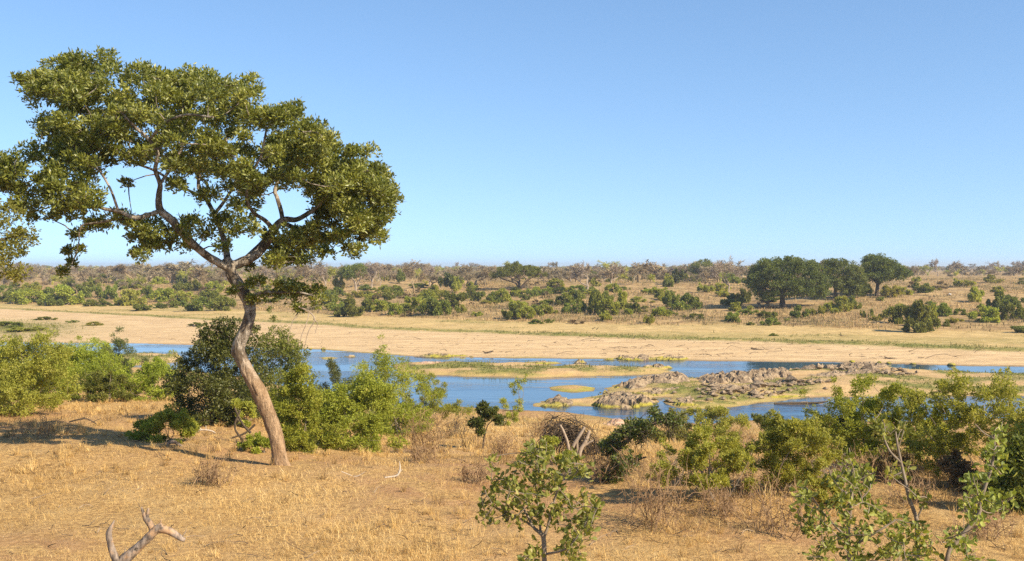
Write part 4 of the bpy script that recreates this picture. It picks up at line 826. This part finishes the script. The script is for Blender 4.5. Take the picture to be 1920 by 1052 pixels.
outcrop([(755, 670), (800, 666), (880, 667), (905, 671), (800, 673)], .5, 'low rocks on the sandy shore above the grassy bar')
outcrop([(628, 670), (650, 666), (678, 666), (674, 672), (640, 673)], .5, 'smooth sandy rock in the river left of the thicket', ROCKS)
outcrop([(1118, 784), (1150, 777), (1188, 783), (1194, 794), (1130, 793)], .75, 'pinkish rock mound on the near shore', ROCKP, z0=-9.6)
outcrop([(1250, 762), (1265, 754), (1300, 757), (1345, 766), (1290, 769)], .75, 'rocks across the narrow inlet right of the tallest crag')
outcrop([(1045, 703), (1080, 699), (1095, 703), (1060, 707)], .6, 'small rocks in the middle of the grassy bar', cell=.7)
outcrop([(316, 668), (330, 664), (346, 668), (340, 675), (318, 674)], .85, 'brown rock in the water left of the large dark shrub')
outcrop([(985, 684), (1005, 681), (1040, 682), (1035, 686), (1000, 687)], .4, 'flat dark rocks at the back of the grassy bar')
outcrop([(1380, 748), (1440, 744), (1520, 742), (1560, 744), (1500, 749), (1420, 753)], .5, 'pale flat rocks along the island front')
outcrop([(768, 688), (800, 685), (842, 686), (830, 691), (780, 691)], .4, 'pinkish flat rocks at the left end of the grassy bar', ROCKP)

outcrop([(1285, 740), (1360, 733), (1450, 731), (1480, 736), (1400, 742), (1320, 746)], .5, 'low scattered rocks on the sandy middle of the rocky island')
outcrop([(1170, 741), (1225, 736), (1290, 735), (1280, 741), (1230, 745), (1180, 747)], .55, 'low brown rocks linking the front crag to the middle field')
outcrop([(1490, 714), (1560, 708), (1640, 706), (1650, 712), (1560, 718)], .45, 'low pale rocks in the sedge at the island back')
def rubble():
    mb = MB(); n = 2600; poly = ISLES[2][0]; q = sample_poly(poly[poly[:, 0] < 60], n) if False else sample_poly([P(u, v, yd(v, ZW))[:2] for u, v in [(1005, 758), (1090, 748), (1135, 728), (1250, 708), (1370, 701), (1480, 695), (1620, 688), (1720, 696), (1720, 712), (1600, 722), (1500, 738), (1440, 750), (1340, 762), (1250, 756), (1180, 766)]], n)
    z, mk = terrain(q[:, 0], q[:, 1]); d = fbm(q[:, 0] * .16, q[:, 1] * .2, 3, 210); k = (z > ZW - .05) & (d > -.02) & (rng.random(n) < .22 + d * 1.6); q = q[k]; z = z[k]; m = len(q)
    ico = np.array([(0, 0, 1), (.9, 0, .35), (.3, .85, .4), (-.75, .5, .3), (-.7, -.55, .4), (.3, -.85, .35), (0, 0, -.5)]); tri = [(0, 1, 2), (0, 2, 3), (0, 3, 4), (0, 4, 5), (0, 5, 1), (6, 2, 1), (6, 3, 2), (6, 4, 3), (6, 5, 4), (6, 1, 5)]
    S = rng.gamma(3, .066, m)[:, None, None] * rng.uniform(.7, 1.4, (m, 1, 3)) * np.array([1, 1, .75]); a = rng.uniform(0, 6.28, m); V = (ico[None] + rng.normal(size=(m, 7, 3)) * .16) * S
    x = V[..., 0] * np.cos(a)[:, None] - V[..., 1] * np.sin(a)[:, None]; y = V[..., 0] * np.sin(a)[:, None] + V[..., 1] * np.cos(a)[:, None]
    V = np.stack([x + q[:, :1], y + q[:, 1:], V[..., 2] + z[:, None] + .03], -1).reshape(-1, 3); mb.add(V, (np.array(tri)[None] + 7 * np.arange(m)[:, None, None]).reshape(-1, 3))
    tag(mb.build('rock_rubble', ROCK), 'loose broken stones strewn over the rocky river island', 'stones', kind='stuff')
rubble()
def boulder(seed):
    import bmesh
    bm = bmesh.new(); bmesh.ops.create_icosphere(bm, subdivisions=3, radius=1); r = np.random.default_rng(seed); pl = nrm(r.normal(size=(9, 3))); off = r.uniform(.55, .9, 9)
    for v in bm.verts:
        c = np.array(v.co)
        for p, o in zip(pl, off):
            d = c @ p
            if d > o: c = c - p * (d - o) * .92
        v.co = Vector(c * (1 + .03 * r.normal()))
    me = bpy.data.meshes.new('boulder'); bm.to_mesh(me); bm.free(); me.materials.append(ROCK); return me
BM = [boulder(s) for s in range(4)]
BO = [(1598, 681, 13, 'dark boulder in far shallows, leftmost of the right shore rocks'), (1648, 683, 11, 'small boulder second along the right far shore'), (1668, 684, 12, 'pale boulder third along the right far shore'), (1712, 685, 15, 'flat boulder fourth along the right far shore'), (1785, 687, 20, 'wide dark boulder furthest right along the far shore'), (606, 657, 12, 'small dark boulder at the far shore left of the sandy rock'), (583, 656, 7, 'tiny boulder at the far shore beside the tall green shrub'), (1330, 752, 18, 'grey boulder on the grass between island outcrops'), (1375, 748, 14, 'low boulder on the front of the rocky island'), (1232, 740, 14, 'boulder on sand left of the inlet'), (1440, 738, 16, 'pale boulder beside the green patch on the island'), (1480, 733, 14, 'small boulder on green island sedge'), (1265, 738, 13, 'dark boulder at the head of the inlet'), (1520, 718, 14, 'small rock behind the green sedge on the island'), (1548, 730, 12, 'pale rock near the spreading shrub'), (1781, 553, 8, 'white rock on the far slope right of the dark trees')]
WH = twig_mat('white_stone', (.6, .57, .52), (.75, .72, .68))
for i, (u, v, w, lab) in enumerate(BO):
    b = at(u, v); s = w / 2 * b[1] / F; o = bpy.data.objects.new('boulder', BM[i % 4]); COL.objects.link(o); o.location = tuple(b + [0, 0, s * .12]); o.scale = (s, s * .8, s * .6); o.rotation_euler = (0, 0, i * 1.7)
    if 'white' in lab: o.data = BM[0].copy(); o.data.materials[0] = WH
    tag(o, lab, 'rock', 'loose boulders')

# ------------------------------------------------------------------ far bank: prototypes
def proto_bush(kind, lm, n, tw=TW, **kw):
    st, fo = bush(2., 1., .13, .08, n, kind, stem_r=.02, nst=4, dep=2., **kw); m = MB(); m.merge(st, 1); m.merge(fo, 0); return m.mesh('shrub', [LM[lm], tw])
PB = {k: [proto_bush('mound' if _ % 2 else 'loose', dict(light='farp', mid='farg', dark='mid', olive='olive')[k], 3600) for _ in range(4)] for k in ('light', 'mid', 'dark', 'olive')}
PB['brown'] = [proto_bush('mound', 'brown', 900, open_=1.) for _ in range(2)]
PT = {k: [proto_bush('tree', k, 3600, TWB) for _ in range(2)] for k in ('mid', 'olive', 'dark')}
BARE = [bare_tree(1, 1.0, 5, .18, 2000, .0075, lean=l, lowtrunk=.32).mesh('bare_tree', [m]) for l, m in ((0, TWB), (.15, TWB), (-.1, FWB), (.3, FW), (0, FW), (.1, FWB), (0, FW), (-.2, FWB), (.2, FW))]

# visible bushes of the far bank: u, foot v, width px, height px, colour
FAR = [(13, 566, 36, 20, 'mid'), (53, 569, 52, 28, 'light'), (34, 560, 30, 20, 'dark'), (92, 556, 30, 18, 'mid'), (118, 572, 60, 34, 'light'), (96, 573, 40, 20, 'dark'), (152, 556, 36, 22, 'dark'), (178, 558, 36, 22, 'mid'), (210, 561, 32, 26, 'mid'), (245, 572, 48, 32, 'olive'), (173, 574, 34, 13, 'mid'), (200, 574, 24, 8, 'dark'), (281, 560, 28, 24, 'mid'), (305, 566, 40, 26, 'light'), (266, 582, 42, 12, 'mid'), (300, 578, 30, 9, 'dark'), (327, 577, 22, 14, 'mid'), (345, 566, 40, 22, 'olive'), (373, 583, 50, 26, 'dark'), (395, 572, 40, 28, 'mid'), (418, 582, 42, 26, 'mid'), (263, 540, 34, 18, 'olive'), (180, 534, 24, 14, 'mid'), (130, 540, 30, 16, 'mid'), (60, 545, 30, 16, 'olive'), (370, 545, 30, 18, 'mid'), (400, 548, 34, 20, 'light'), (8, 548, 26, 14, 'mid'),
 (613, 572, 36, 20, 'mid'), (655, 594, 44, 32, 'dark'), (637, 590, 30, 24, 'mid'), (690, 583, 34, 24, 'mid'), (712, 584, 30, 20, 'light'), (741, 590, 30, 22, 'light'), (728, 563, 24, 16, 'mid'), (746, 556, 28, 20, 'mid'), (773, 580, 34, 22, 'light'), (764, 588, 22, 16, 'dark'), (812, 592, 44, 34, 'dark'), (832, 590, 36, 28, 'mid'), (850, 577, 42, 30, 'dark'), (801, 562, 30, 16, 'light'), (800, 578, 24, 18, 'light'), (881, 558, 20, 19, 'dark'), (895, 565, 22, 20, 'dark'), (921, 567, 30, 18, 'mid'), (942, 566, 30, 24, 'light'), (967, 553, 22, 14, 'dark'), (984, 563, 16, 12, 'mid'), (963, 598, 34, 27, 'dark'), (985, 596, 36, 22, 'light'), (867, 586, 16, 14, 'olive'), (894, 593, 16, 9, 'olive'), (668, 558, 30, 14, 'olive'), (700, 562, 30, 14, 'olive'), (624, 556, 26, 14, 'mid'), (1010, 591, 34, 20, 'mid'), (1030, 588, 30, 18, 'light'), (1000, 556, 20, 14, 'mid'), (1024, 550, 24, 12, 'light'),
 (1078, 570, 40, 27, 'mid'), (1050, 572, 28, 16, 'dark'), (1065, 588, 24, 20, 'mid'), (1092, 588, 24, 22, 'mid'), (1118, 588, 30, 44, 'mid'), (1140, 590, 44, 30, 'light'), (1132, 570, 34, 24, 'mid'), (1166, 580, 30, 32, 'olive'), (1187, 587, 26, 20, 'dark'), (1178, 590, 18, 12, 'light'), (1150, 548, 26, 16, 'light'), (1085, 548, 30, 14, 'mid'), (1238, 552, 27, 14, 'olive'), (1210, 549, 12, 9, 'dark'), (1258, 576, 38, 28, 'mid'), (1290, 580, 40, 27, 'dark'), (1275, 582, 30, 18, 'mid'), (1306, 578, 22, 20, 'dark'), (1240, 593, 34, 17, 'light'), (1255, 592, 22, 12, 'mid'), (1217, 607, 18, 17, 'olive'), (1372, 574, 34, 22, 'dark'), (1395, 567, 26, 26, 'dark'), (1388, 583, 34, 16, 'light'), (1376, 603, 34, 18, 'mid'), (1350, 545, 30, 16, 'olive'), (1322, 548, 26, 16, 'olive'), (1005, 607, 26, 8, 'dark'), (1029, 606, 14, 9, 'mid'), (1078, 607, 30, 8, 'brown'), (1300, 528, 30, 14, 'mid'),
 (1445, 610, 26, 15, 'mid'), (1451, 597, 12, 13, 'mid'), (1497, 596, 28, 22, 'dark'), (1532, 592, 22, 18, 'olive'), (1555, 587, 26, 18, 'olive'), (1578, 584, 36, 26, 'light'), (1597, 580, 26, 22, 'mid'), (1619, 596, 10, 13, 'mid'), (1634, 596, 10, 18, 'mid'), (1668, 557, 34, 22, 'olive'), (1690, 552, 28, 16, 'olive'), (1733, 549, 34, 18, 'mid'), (1722, 622, 56, 52, 'dark'), (1690, 606, 50, 36, 'mid'), (1735, 612, 40, 40, 'light'), (1765, 592, 38, 24, 'mid'), (1665, 597, 24, 16, 'olive'), (1826, 566, 30, 28, 'olive'), (1873, 582, 36, 34, 'dark'), (1895, 575, 34, 22, 'dark'), (1847, 604, 48, 28, 'light'), (1882, 600, 28, 32, 'dark'), (1911, 598, 26, 24, 'mid'), (1840, 582, 18, 12, 'mid'), (1798, 590, 22, 12, 'mid'), (1917, 624, 34, 14, 'dark'), (1772, 612, 14, 9, 'mid'), (1805, 537, 40, 14, 'olive'), (1860, 530, 34, 14, 'olive'), (1595, 550, 44, 26, 'dark'), (1620, 555, 30, 26, 'mid'), (1406, 610, 14, 7, 'dark'),
 (85, 600, 28, 7, 'mid'), (137, 605, 18, 5, 'mid'), (178, 610, 30, 8, 'olive'), (370, 612, 26, 8, 'dark'), (18, 612, 60, 10, 'mid'), (50, 620, 60, 8, 'olive'), (1450, 630, 18, 5, 'mid')]
LMK = [(20, 'left frame edge'), (245, 'gap at left'), (450, 'leaning trunk'), (667, 'pale trunked tree'), (847, 'round green tree'), (974, 'umbrella tree'), (1103, 'white bare tree'), (1313, 'skyline green tree'), (1478, 'broad dark tree'), (1660, 'tall dark tree'), (1900, 'right frame edge')]
CN = {'light': 'bright green', 'mid': 'green', 'dark': 'dark green', 'olive': 'greyish olive', 'brown': 'brown'}
pend = []
def reloc(u):
    i = min(range(len(LMK)), key=lambda k: abs(LMK[k][0] - u)); d = u - LMK[i][0]; n = LMK[i][1]
    if 'edge' in n: return 'near the ' + n
    if 'gap' in n: return 'in the ' + n
    return ('below the ' if abs(d) < 22 else 'right of the ' if d > 0 else 'left of the ') + n
for i, (u, v, w, h, c) in enumerate(FAR):
    b = at(u, v); s = b[1] / F; me = PB[c][i % len(PB[c])]; o = bpy.data.objects.new('shrub', me); COL.objects.link(o); o.location = tuple(b - [0, 0, .05]); o.scale = (w * s / 1.5, w * s / 1.5, h * s * 1.1); o.rotation_euler = (0, 0, rng.uniform(0, 6.28))
    if v < 575: z_ = 'high on the far bank'
    elif v < 600 or u > 1350 and v < 608: z_ = 'on the far slope'
    else: z_ = 'by the riverbed'
    sz = 'low' if h < 14 else 'tall' if h > 27 else 'rounded'
    pend.append((o, f'{sz} {CN[c]} bush {z_} {reloc(u)}', u, v, 'bush', 'bushes on the far bank'))

# individually recognisable far trees
def far_tree(name, u, v, w, h, mesh, lab, grp='trees on the far bank', rz=None):
    b = at(u, v); s = b[1] / F; o = bpy.data.objects.new(name, mesh); COL.objects.link(o); o.location = tuple(b - [0, 0, .05]); o.scale = (w * s / 1.0, w * s / 1.0, h * s) if 'bare' in mesh.name else (w * s / 1.8, w * s / 1.8, h * s)
    o.rotation_euler = (0, 0, rng.uniform(0, 6.28) if rz is None else rz); tag(o, lab, 'tree', grp); return o

def crown_tree(u, v, polys, trunkpts, lm, nleaf, leaf, lab, tm, nc, depth, name='broad_tree', rpx=9):
    b = at(u, v); Y = b[1]; root = empty(name, b); tr, cr = MB(), MB(); s = Y / F; sk = []
    for L in trunkpts: pa = crom(pxs(L, Y), 4); tube(tr, pa, 7, 0, .08); sk.append(pa)
    q = sample_poly(polys, nc); pc = np.mean(polys, 0); hw = (np.max(polys, 0) - np.min(polys, 0)) / 2; C = []
    for a, c in q:
        e = max(.05, 1 - ((a - pc[0]) / hw[0]) ** 2 * .9 - ((c - pc[1]) / hw[1]) ** 2 * .5); C.append(P(a, c, Y + rng.uniform(-1, 1) * depth * math.sqrt(e)))
    C = np.array(C); clump_leaves(cr, C, rpx * s * rng.uniform(.7, 1.2, nc), max(2, int(nleaf / nc / 6)), 6, leaf, leaf * .6, flat=.7, upb=.6); ramify(tr, np.vstack(sk), C, .08, .02, 3)
    tr.shift(b).build('trunk', tm, root); cr.shift(b).build('crown', LM[lm], root); tag(root, lab, 'tree', 'trees on the far bank')
crown_tree(1466, 577, [(1400, 530), (1405, 515), (1418, 500), (1425, 490), (1450, 487), (1480, 485), (1510, 487), (1530, 491), (1545, 505), (1552, 520), (1553, 545), (1540, 560), (1520, 556), (1490, 552), (1450, 556), (1425, 556), (1408, 548)],
           [[(1467, 580, 12), (1467, 560, 10), (1465, 545, 8), (1455, 525, 5), (1440, 510, 3)], [(1466, 550, 7), (1485, 530, 5), (1505, 510, 3)], [(1466, 545, 6), (1470, 520, 4), (1475, 500, 2)], [(1467, 555, 5), (1500, 545, 4), (1530, 530, 2)], [(1467, 555, 5), (1440, 545, 4), (1415, 530, 2)]], 'fig', 60000, .26, 'broad dark green tree, widest on the far bank, with thick trunk', TWD, 250, 6.5, rpx=10)
crown_tree(1580, 560, [(1543, 505), (1548, 492), (1565, 489), (1585, 489), (1600, 497), (1612, 502), (1620, 520), (1622, 540), (1605, 552), (1575, 545), (1560, 530), (1550, 520)], [[(1568, 560, 7), (1566, 545, 6), (1570, 525, 4), (1580, 505, 2)], [(1567, 545, 4), (1590, 530, 3), (1605, 520, 2)]], 'fig', 28000, .28, 'middle tree of the three dark green far bank trees', TWD, 140, 5., rpx=9)
crown_tree(1644, 556, [(1620, 500), (1625, 485), (1640, 479), (1655, 480), (1670, 488), (1685, 500), (1702, 508), (1704, 513), (1690, 522), (1670, 522), (1645, 530), (1625, 525), (1622, 512)], [[(1643, 558, 8), (1645, 540, 7), (1645, 525, 5), (1640, 505, 3)], [(1645, 535, 5), (1660, 520, 4), (1680, 512, 2)], [(1647, 535, 4), (1630, 515, 3)]], 'fig', 28000, .28, 'tall dark tree on the right of the three, its crown reaching highest', TWD, 140, 5., rpx=9)
crown_tree(974, 543, [(918, 517), (925, 508), (940, 502), (955, 495), (972, 492), (985, 496), (1000, 502), (1018, 506), (1027, 513), (1024, 520), (1000, 517), (975, 514), (950, 517), (930, 521)], [[(974, 545, 5), (972, 530, 4), (960, 522, 3), (940, 513, 2)], [(974, 538, 4), (975, 515, 3), (985, 503, 1.5)], [(976, 540, 4), (990, 525, 3), (1010, 514, 1.5)], [(972, 540, 3), (965, 530, 3), (945, 524, 2), (930, 516, 1)], [(977, 542, 3), (985, 534, 2), (995, 526, 1)]], 'mid', 14000, .28, 'umbrella-crowned thorn tree with forked trunk on the far bank', TWD, 110, 6., 'umbrella_tree', 5)
crown_tree(667, 550, [(632, 512), (640, 500), (655, 497), (670, 495), (685, 500), (690, 512), (678, 518), (668, 522), (655, 520), (640, 522)], [[(667, 552, 4.5), (667, 535, 4), (663, 525, 3), (652, 512, 1.5)], [(667, 535, 3), (676, 522, 2.4), (682, 508, 1.2)]], 'mid', 8000, .26, 'green tree with pale straight trunk right of the leaning tree', TWB, 42, 3., rpx=7)
crown_tree(1313, 526, [(1288, 504), (1295, 497), (1300, 490), (1318, 488), (1330, 489), (1338, 500), (1335, 510), (1320, 512), (1305, 512), (1292, 510)], [[(1314, 528, 4), (1314, 515, 3.4), (1305, 505, 2), (1297, 500, 1)], [(1314, 516, 2.5), (1322, 505, 2), (1328, 496, 1)]], 'mid', 7000, .32, 'green tree standing against the skyline left of the broad dark tree', TWB, 40, 4., rpx=6)
for u, v, w, h, c, lab in ((847, 547, 40, 36, 'dark', 'small round green tree left of the umbrella tree'), (750, 532, 24, 24, 'mid', 'half green tree beside the brown bare crown'), (634, 549, 26, 30, 'olive', 'slim green tree left of the pale trunked tree'), (1270, 532, 24, 28, 'dark', 'dark narrow tree left of the skyline green tree'), (340, 542, 24, 26, 'dark', 'dark green tree left of the leaning trunk near the skyline'), (855, 549, 20, 26, 'olive', 'slim olive tree close right of the small round green tree'), (1252, 534, 22, 20, 'olive', 'short olive tree left of the dark narrow tree'), (1442, 520, 20, 16, 'olive', 'olive treetop behind the broad dark tree'), (195, 530, 24, 18, 'mid', 'green treetop in the bare woodland at left'), (1780, 510, 16, 10, 'dark', 'dark little tree on the right skyline')):
    far_tree('savanna_tree', u, v, w, h, PT[c][0 if u % 2 else 1], lab)
BT = [(1103, 549, 52, 54, 0, 'white bare tree with straight trunk right of the umbrella tree'), (1367, 550, 62, 62, 1, 'largest bare tree, pale and wide, left of the broad dark tree'), (1185, 533, 46, 36, 3, 'dark bare tree leaning right on the skyline'), (1145, 535, 46, 40, 0, 'grey bare tree right of the white bare tree'), (1050, 535, 44, 40, 4, 'brownish bare tree right of the umbrella tree'), (698, 540, 46, 46, 0, 'grey bare tree right of the pale trunked green tree'), (714, 535, 36, 36, 1, 'second bare tree right of the pale trunked green tree'), (775, 546, 50, 46, 2, 'dense brown bare crown between the green trees'), (807, 535, 34, 34, 0, 'slim grey bare tree left of the small round tree'), (880, 537, 34, 36, 4, 'brown bare tree left of the umbrella crown'), (909, 537, 28, 30, 2, 'small brown bare tree touching the umbrella crown'), (1759, 518, 26, 30, 0, 'grey bare tree alone on the right skyline'), (1866, 510, 26, 18, 1, 'pale bare tree on the far right skyline'), (1901, 511, 26, 20, 0, 'bare tree on skyline at the right frame edge'), (1830, 510, 34, 14, 4, 'wide low bare tree on the right skyline'), (1735, 510, 20, 14, 2, 'small bare tree on skyline right of the tall dark tree'), (860, 508, 12, 16, 0, 'tiny tree poking above the skyline left of the umbrella tree'), (1027, 505, 12, 12, 0, 'tiny skyline tree right of the umbrella crown'), (800, 508, 14, 14, 1, 'tiny skyline tree left of the small round tree'), (1247, 508, 14, 8, 2, 'tiny dark skyline tree left of the skyline green tree'), (250, 530, 60, 34, 2, 'tall brown bare crown on the left skyline'), (320, 530, 50, 36, 2, 'second brown bare crown on the left skyline'), (218, 530, 40, 30, 0, 'grey bare crown at left beside the tall brown one'), (380, 530, 50, 32, 4, 'bare crown on skyline just left of the leaning tree'), (545, 535, 46, 40, 2, 'bare tree on skyline right behind the leaning trunk'), (610, 538, 40, 40, 0, 'bare tree under the right end of the big crown'), (1805, 545, 8, 18, 3, 'thin dead trunk on the right slope'), (988, 556, 5, 24, 3, 'dead pole beside the umbrella tree foot')]
for u, v, w, h, k, lab in BT: far_tree('bare_tree', u, v, w, h * 1.18, BARE[k], lab, 'bare trees of the far woodland', 0. if k == 3 else None)

# scattered grey woodland: the nearer trees one by one, the rest as one far-off mass
taken = [(u, v) for u, v, *_ in FAR] + [(t[0], t[1]) for t in BT]
cnt = 0
while cnt < 190:
    Y = rng.uniform(235, 470); u = rng.uniform(-60, 1980); x = (u - U0) / F * Y; z = tz(x, Y); v = V0 - z / Y * F; m = terrain(np.array([x]), np.array([Y]))[1]
    lim = np.interp(u, [0, 600, 1000, 1300, 1650, 1920], [552, 545, 540, 538, 530, 528])
    if m['bank'][0] < .9 or v > lim or (1395 < u < 1710 and v > 522): continue
    k = rng.integers(2, 9) if rng.random() < .85 else rng.integers(0, 2); h = rng.uniform(2.2, 5.2) * (1 if u < 1700 else .7); w = h * rng.uniform(.9, 1.7)
    green = rng.random() < .24
    o = bpy.data.objects.new('shrub' if green else 'bare_tree', PB['olive' if rng.random() < .6 else 'mid'][cnt % 2] if green else BARE[k]); COL.objects.link(o); o.location = (x, Y, z - .05); o.rotation_euler = (0, 0, rng.uniform(0, 6.28))
    if green: h *= .6; o.scale = (w / 2.2, w / 2.2, h)
    else: o.scale = (w, w, h)
    sz = 'low' if h < 3 else 'tall' if h > 4.3 else 'medium'
    d_ = 'near' if Y < 320 else 'back'
    pend.append((o, f'{sz} {"olive bush" if green else "brown bare tree" if k in (2, 5, 7) else "grey bare tree"} in the {"nearer" if d_ == "near" else "farther"} woodland {reloc(u)}', u, v, 'bush' if green else 'tree', 'scattered growth of the far woodland')); cnt += 1
cnt = 0
while cnt < 165:      # small scrub over the far slope
    v = rng.uniform(530, 606); u = rng.uniform(-30, 1950)
    if rng.random() < .45: u = rng.uniform(-30, 1250); v = rng.uniform(538, 580)
    b = at(u, v); m = terrain(b[:1], b[1:2])[1]
    if m['bank'][0] < .9 or b[1] > 420 or (1400 < u < 1700 and v < 560): continue
    c = rng.choice(['olive', 'mid', 'brown', 'dark', 'light'], p=[.36, .27, .2, .1, .07]); w = rng.uniform(12, 34); h = w * rng.uniform(.32, .62); s = b[1] / F; me = PB[c][cnt % len(PB[c])]
    o = bpy.data.objects.new('shrub', me); COL.objects.link(o); o.location = tuple(b - [0, 0, .05]); o.scale = (w * s / 1.6, w * s / 1.6, h * s); o.rotation_euler = (0, 0, rng.uniform(0, 6.28)); cnt += 1
    pend.append((o, f'{"tiny" if w < 20 else "flat"} {CN[c]} scrub {"high on" if v < 560 else "low on"} the far slope {reloc(u)}', u, v, 'bush', 'small scrub on the far slope'))
ORD = ['leftmost', 'second from left', 'third from left', 'fourth from left', 'fifth from left', 'sixth from left', 'seventh from left', 'eighth from left']
by = {}
for p in pend: by.setdefault(p[1], []).append(p)
for lab, ps in by.items():
    ps.sort(key=lambda p: p[2])
    for i, p in enumerate(ps):
        if len(ps) == 1 or i >= 8: l = lab
        elif len(ps) == 2: l = ('left ' if i == 0 else 'right ') + 'one of two: ' + lab
        else: l = f'{ORD[i] if i < len(ps) - 1 else "rightmost"}: {lab}'
        if len(l.replace('-', ' ').split()) > 13: l = l.replace(' the ', ' ')
        if len(l.split()) > 16: l = l.replace(' in nearer woodland', ' nearer').replace(' in farther woodland', ' farther').replace('medium ', '')
        if len(l.split()) > 16: l = l.replace(' the ', ' ').replace('one of two: ', ': ').replace(' frame edge', ' edge')
        if len(l.split()) > 16: print('LONG', l)
        tag(p[0], l, p[4], p[5])

def far_wood():
    mb = MB(); n = 4600
    lo = []
    for k in range(6):
        t = bare_tree(1, 1, 4, .18, 420, .016, lowtrunk=.22); lo.append((np.concatenate(t.v), np.concatenate(t.l).reshape(-1), np.concatenate(t.t), np.concatenate(t.a)))
    Y = 300 * np.exp(rng.random(n) ** .8 * math.log(3600 / 300)); u = rng.uniform(-420, 2340, n); X = (u - U0) / F * Y; z, mk = terrain(X, Y)
    ok = (mk['bank'] > .95) & ((V0 - z / Y * F) < np.interp(u, [0, 1300, 1650], [545, 532, 520]))
    for x, y, zz in zip(X[ok], Y[ok], z[ok]):
        V, L, T, A = lo[rng.integers(6)]; h = rng.uniform(2., 5.) * (1 + .25 * (y > 1200)) * (1.0 if rng.random() < .92 else 1.7); w = h * rng.uniform(1., 1.9); a = rng.uniform(0, 6.28); c, s = math.cos(a), math.sin(a)
        W = V * [w, w, h]; W = np.stack([W[:, 0] * c - W[:, 1] * s + x, W[:, 0] * s + W[:, 1] * c + y, W[:, 2] + zz - .1], 1)
        mb.v.append(W); mb.l.append(L + mb.n); mb.t.append(T); mb.a.append(np.clip(A * .6 + rng.random() * .4, 0, 1)); mb.m.append(np.zeros(len(T), int) + int(rng.choice(3, p=[.45, .35, .2]))); mb.n += len(W)
    tag(mb.build('far_woodland', [FW, FWB, LM['olive']]), 'grey brown leafless woodland stretching to the horizon', 'woodland', kind='stuff')
far_wood()

# ------------------------------------------------------------------ air, light, camera
def haze():
    mb = MB(); x0, x1, y0, y1, z0, z1 = -8200, 8200, -60, 6100, -13, 22
    V = [(x, y, z) for x in (x0, x1) for y in (y0, y1) for z in (z0, z1)]
    mb.add(V, [[0, 1, 3, 2], [4, 6, 7, 5], [0, 4, 5, 1], [2, 3, 7, 6], [0, 2, 6, 4], [1, 5, 7, 3]])
    k = NT('pale_air'); pv = k.n('ShaderNodeVolumePrincipled'); pv.inputs['Color'].default_value = (.80, .87, .96, 1); pv.inputs['Density'].default_value = .00025; pv.inputs['Anisotropy'].default_value = .2
    k.link(pv.outputs[0], k.out.inputs['Volume']); tag(mb.build('haze', k.m), 'faint pale haze over the distant plain', 'haze', kind='stuff')
haze()

EL = math.radians(36); sd = Vector((.82 * math.cos(EL), -.57 * math.cos(EL), math.sin(EL))).normalized()
sun = bpy.data.lights.new('sun', 'SUN'); sun.energy = 5.0; sun.angle = math.radians(.53); sun.color = (1, .87, .68)
so = bpy.data.objects.new('sun', sun); COL.objects.link(so); so.rotation_euler = sd.to_track_quat('Z', 'Y').to_euler()
w = bpy.data.worlds.new('World'); scene.world = w; w.use_nodes = True; nt = w.node_tree; nt.nodes.clear()
sky = nt.nodes.new('ShaderNodeTexSky'); sky.sky_type = 'NISHITA'; sky.sun_disc = False; sky.sun_elevation = EL; sky.sun_rotation = math.atan2(.82, -.57); sky.air_density = 1.0; sky.dust_density = .35; sky.ozone_density = 1.5; sky.altitude = 200
tc = nt.nodes.new('ShaderNodeTexCoord'); up_ = nt.nodes.new('ShaderNodeVectorMath'); up_.operation = 'ADD'; up_.inputs[1].default_value = (0, 0, .125)
nn = nt.nodes.new('ShaderNodeVectorMath'); nn.operation = 'NORMALIZE'; nt.links.new(tc.outputs['Generated'], up_.inputs[0]); nt.links.new(up_.outputs[0], nn.inputs[0]); nt.links.new(nn.outputs[0], sky.inputs['Vector'])
bg = nt.nodes.new('ShaderNodeBackground'); bg.inputs[1].default_value = .115; ow = nt.nodes.new('ShaderNodeOutputWorld'); hs = nt.nodes.new('ShaderNodeHueSaturation'); hs.inputs['Saturation'].default_value = 1.12; nt.links.new(sky.outputs[0], hs.inputs['Color']); nt.links.new(hs.outputs[0], bg.inputs[0]); nt.links.new(bg.outputs[0], ow.inputs[0])
cam = bpy.data.cameras.new('camera'); cam.sensor_width = 36; cam.lens = 36 * F / 1920; cam.shift_y = -24 / 1920; cam.clip_start = .1; cam.clip_end = 20000
co = bpy.data.objects.new('camera', cam); COL.objects.link(co); co.rotation_euler = (math.pi / 2, 0, 0); scene.camera = co
vs = scene.view_settings; vs.view_transform = 'Standard'; vs.look = 'None'; vs.exposure = .92; vs.gamma = 1
scene.cycles.volume_bounces = 0; scene.cycles.max_bounces = 6; scene.cycles.transmission_bounces = 3; scene.cycles.use_denoising = False
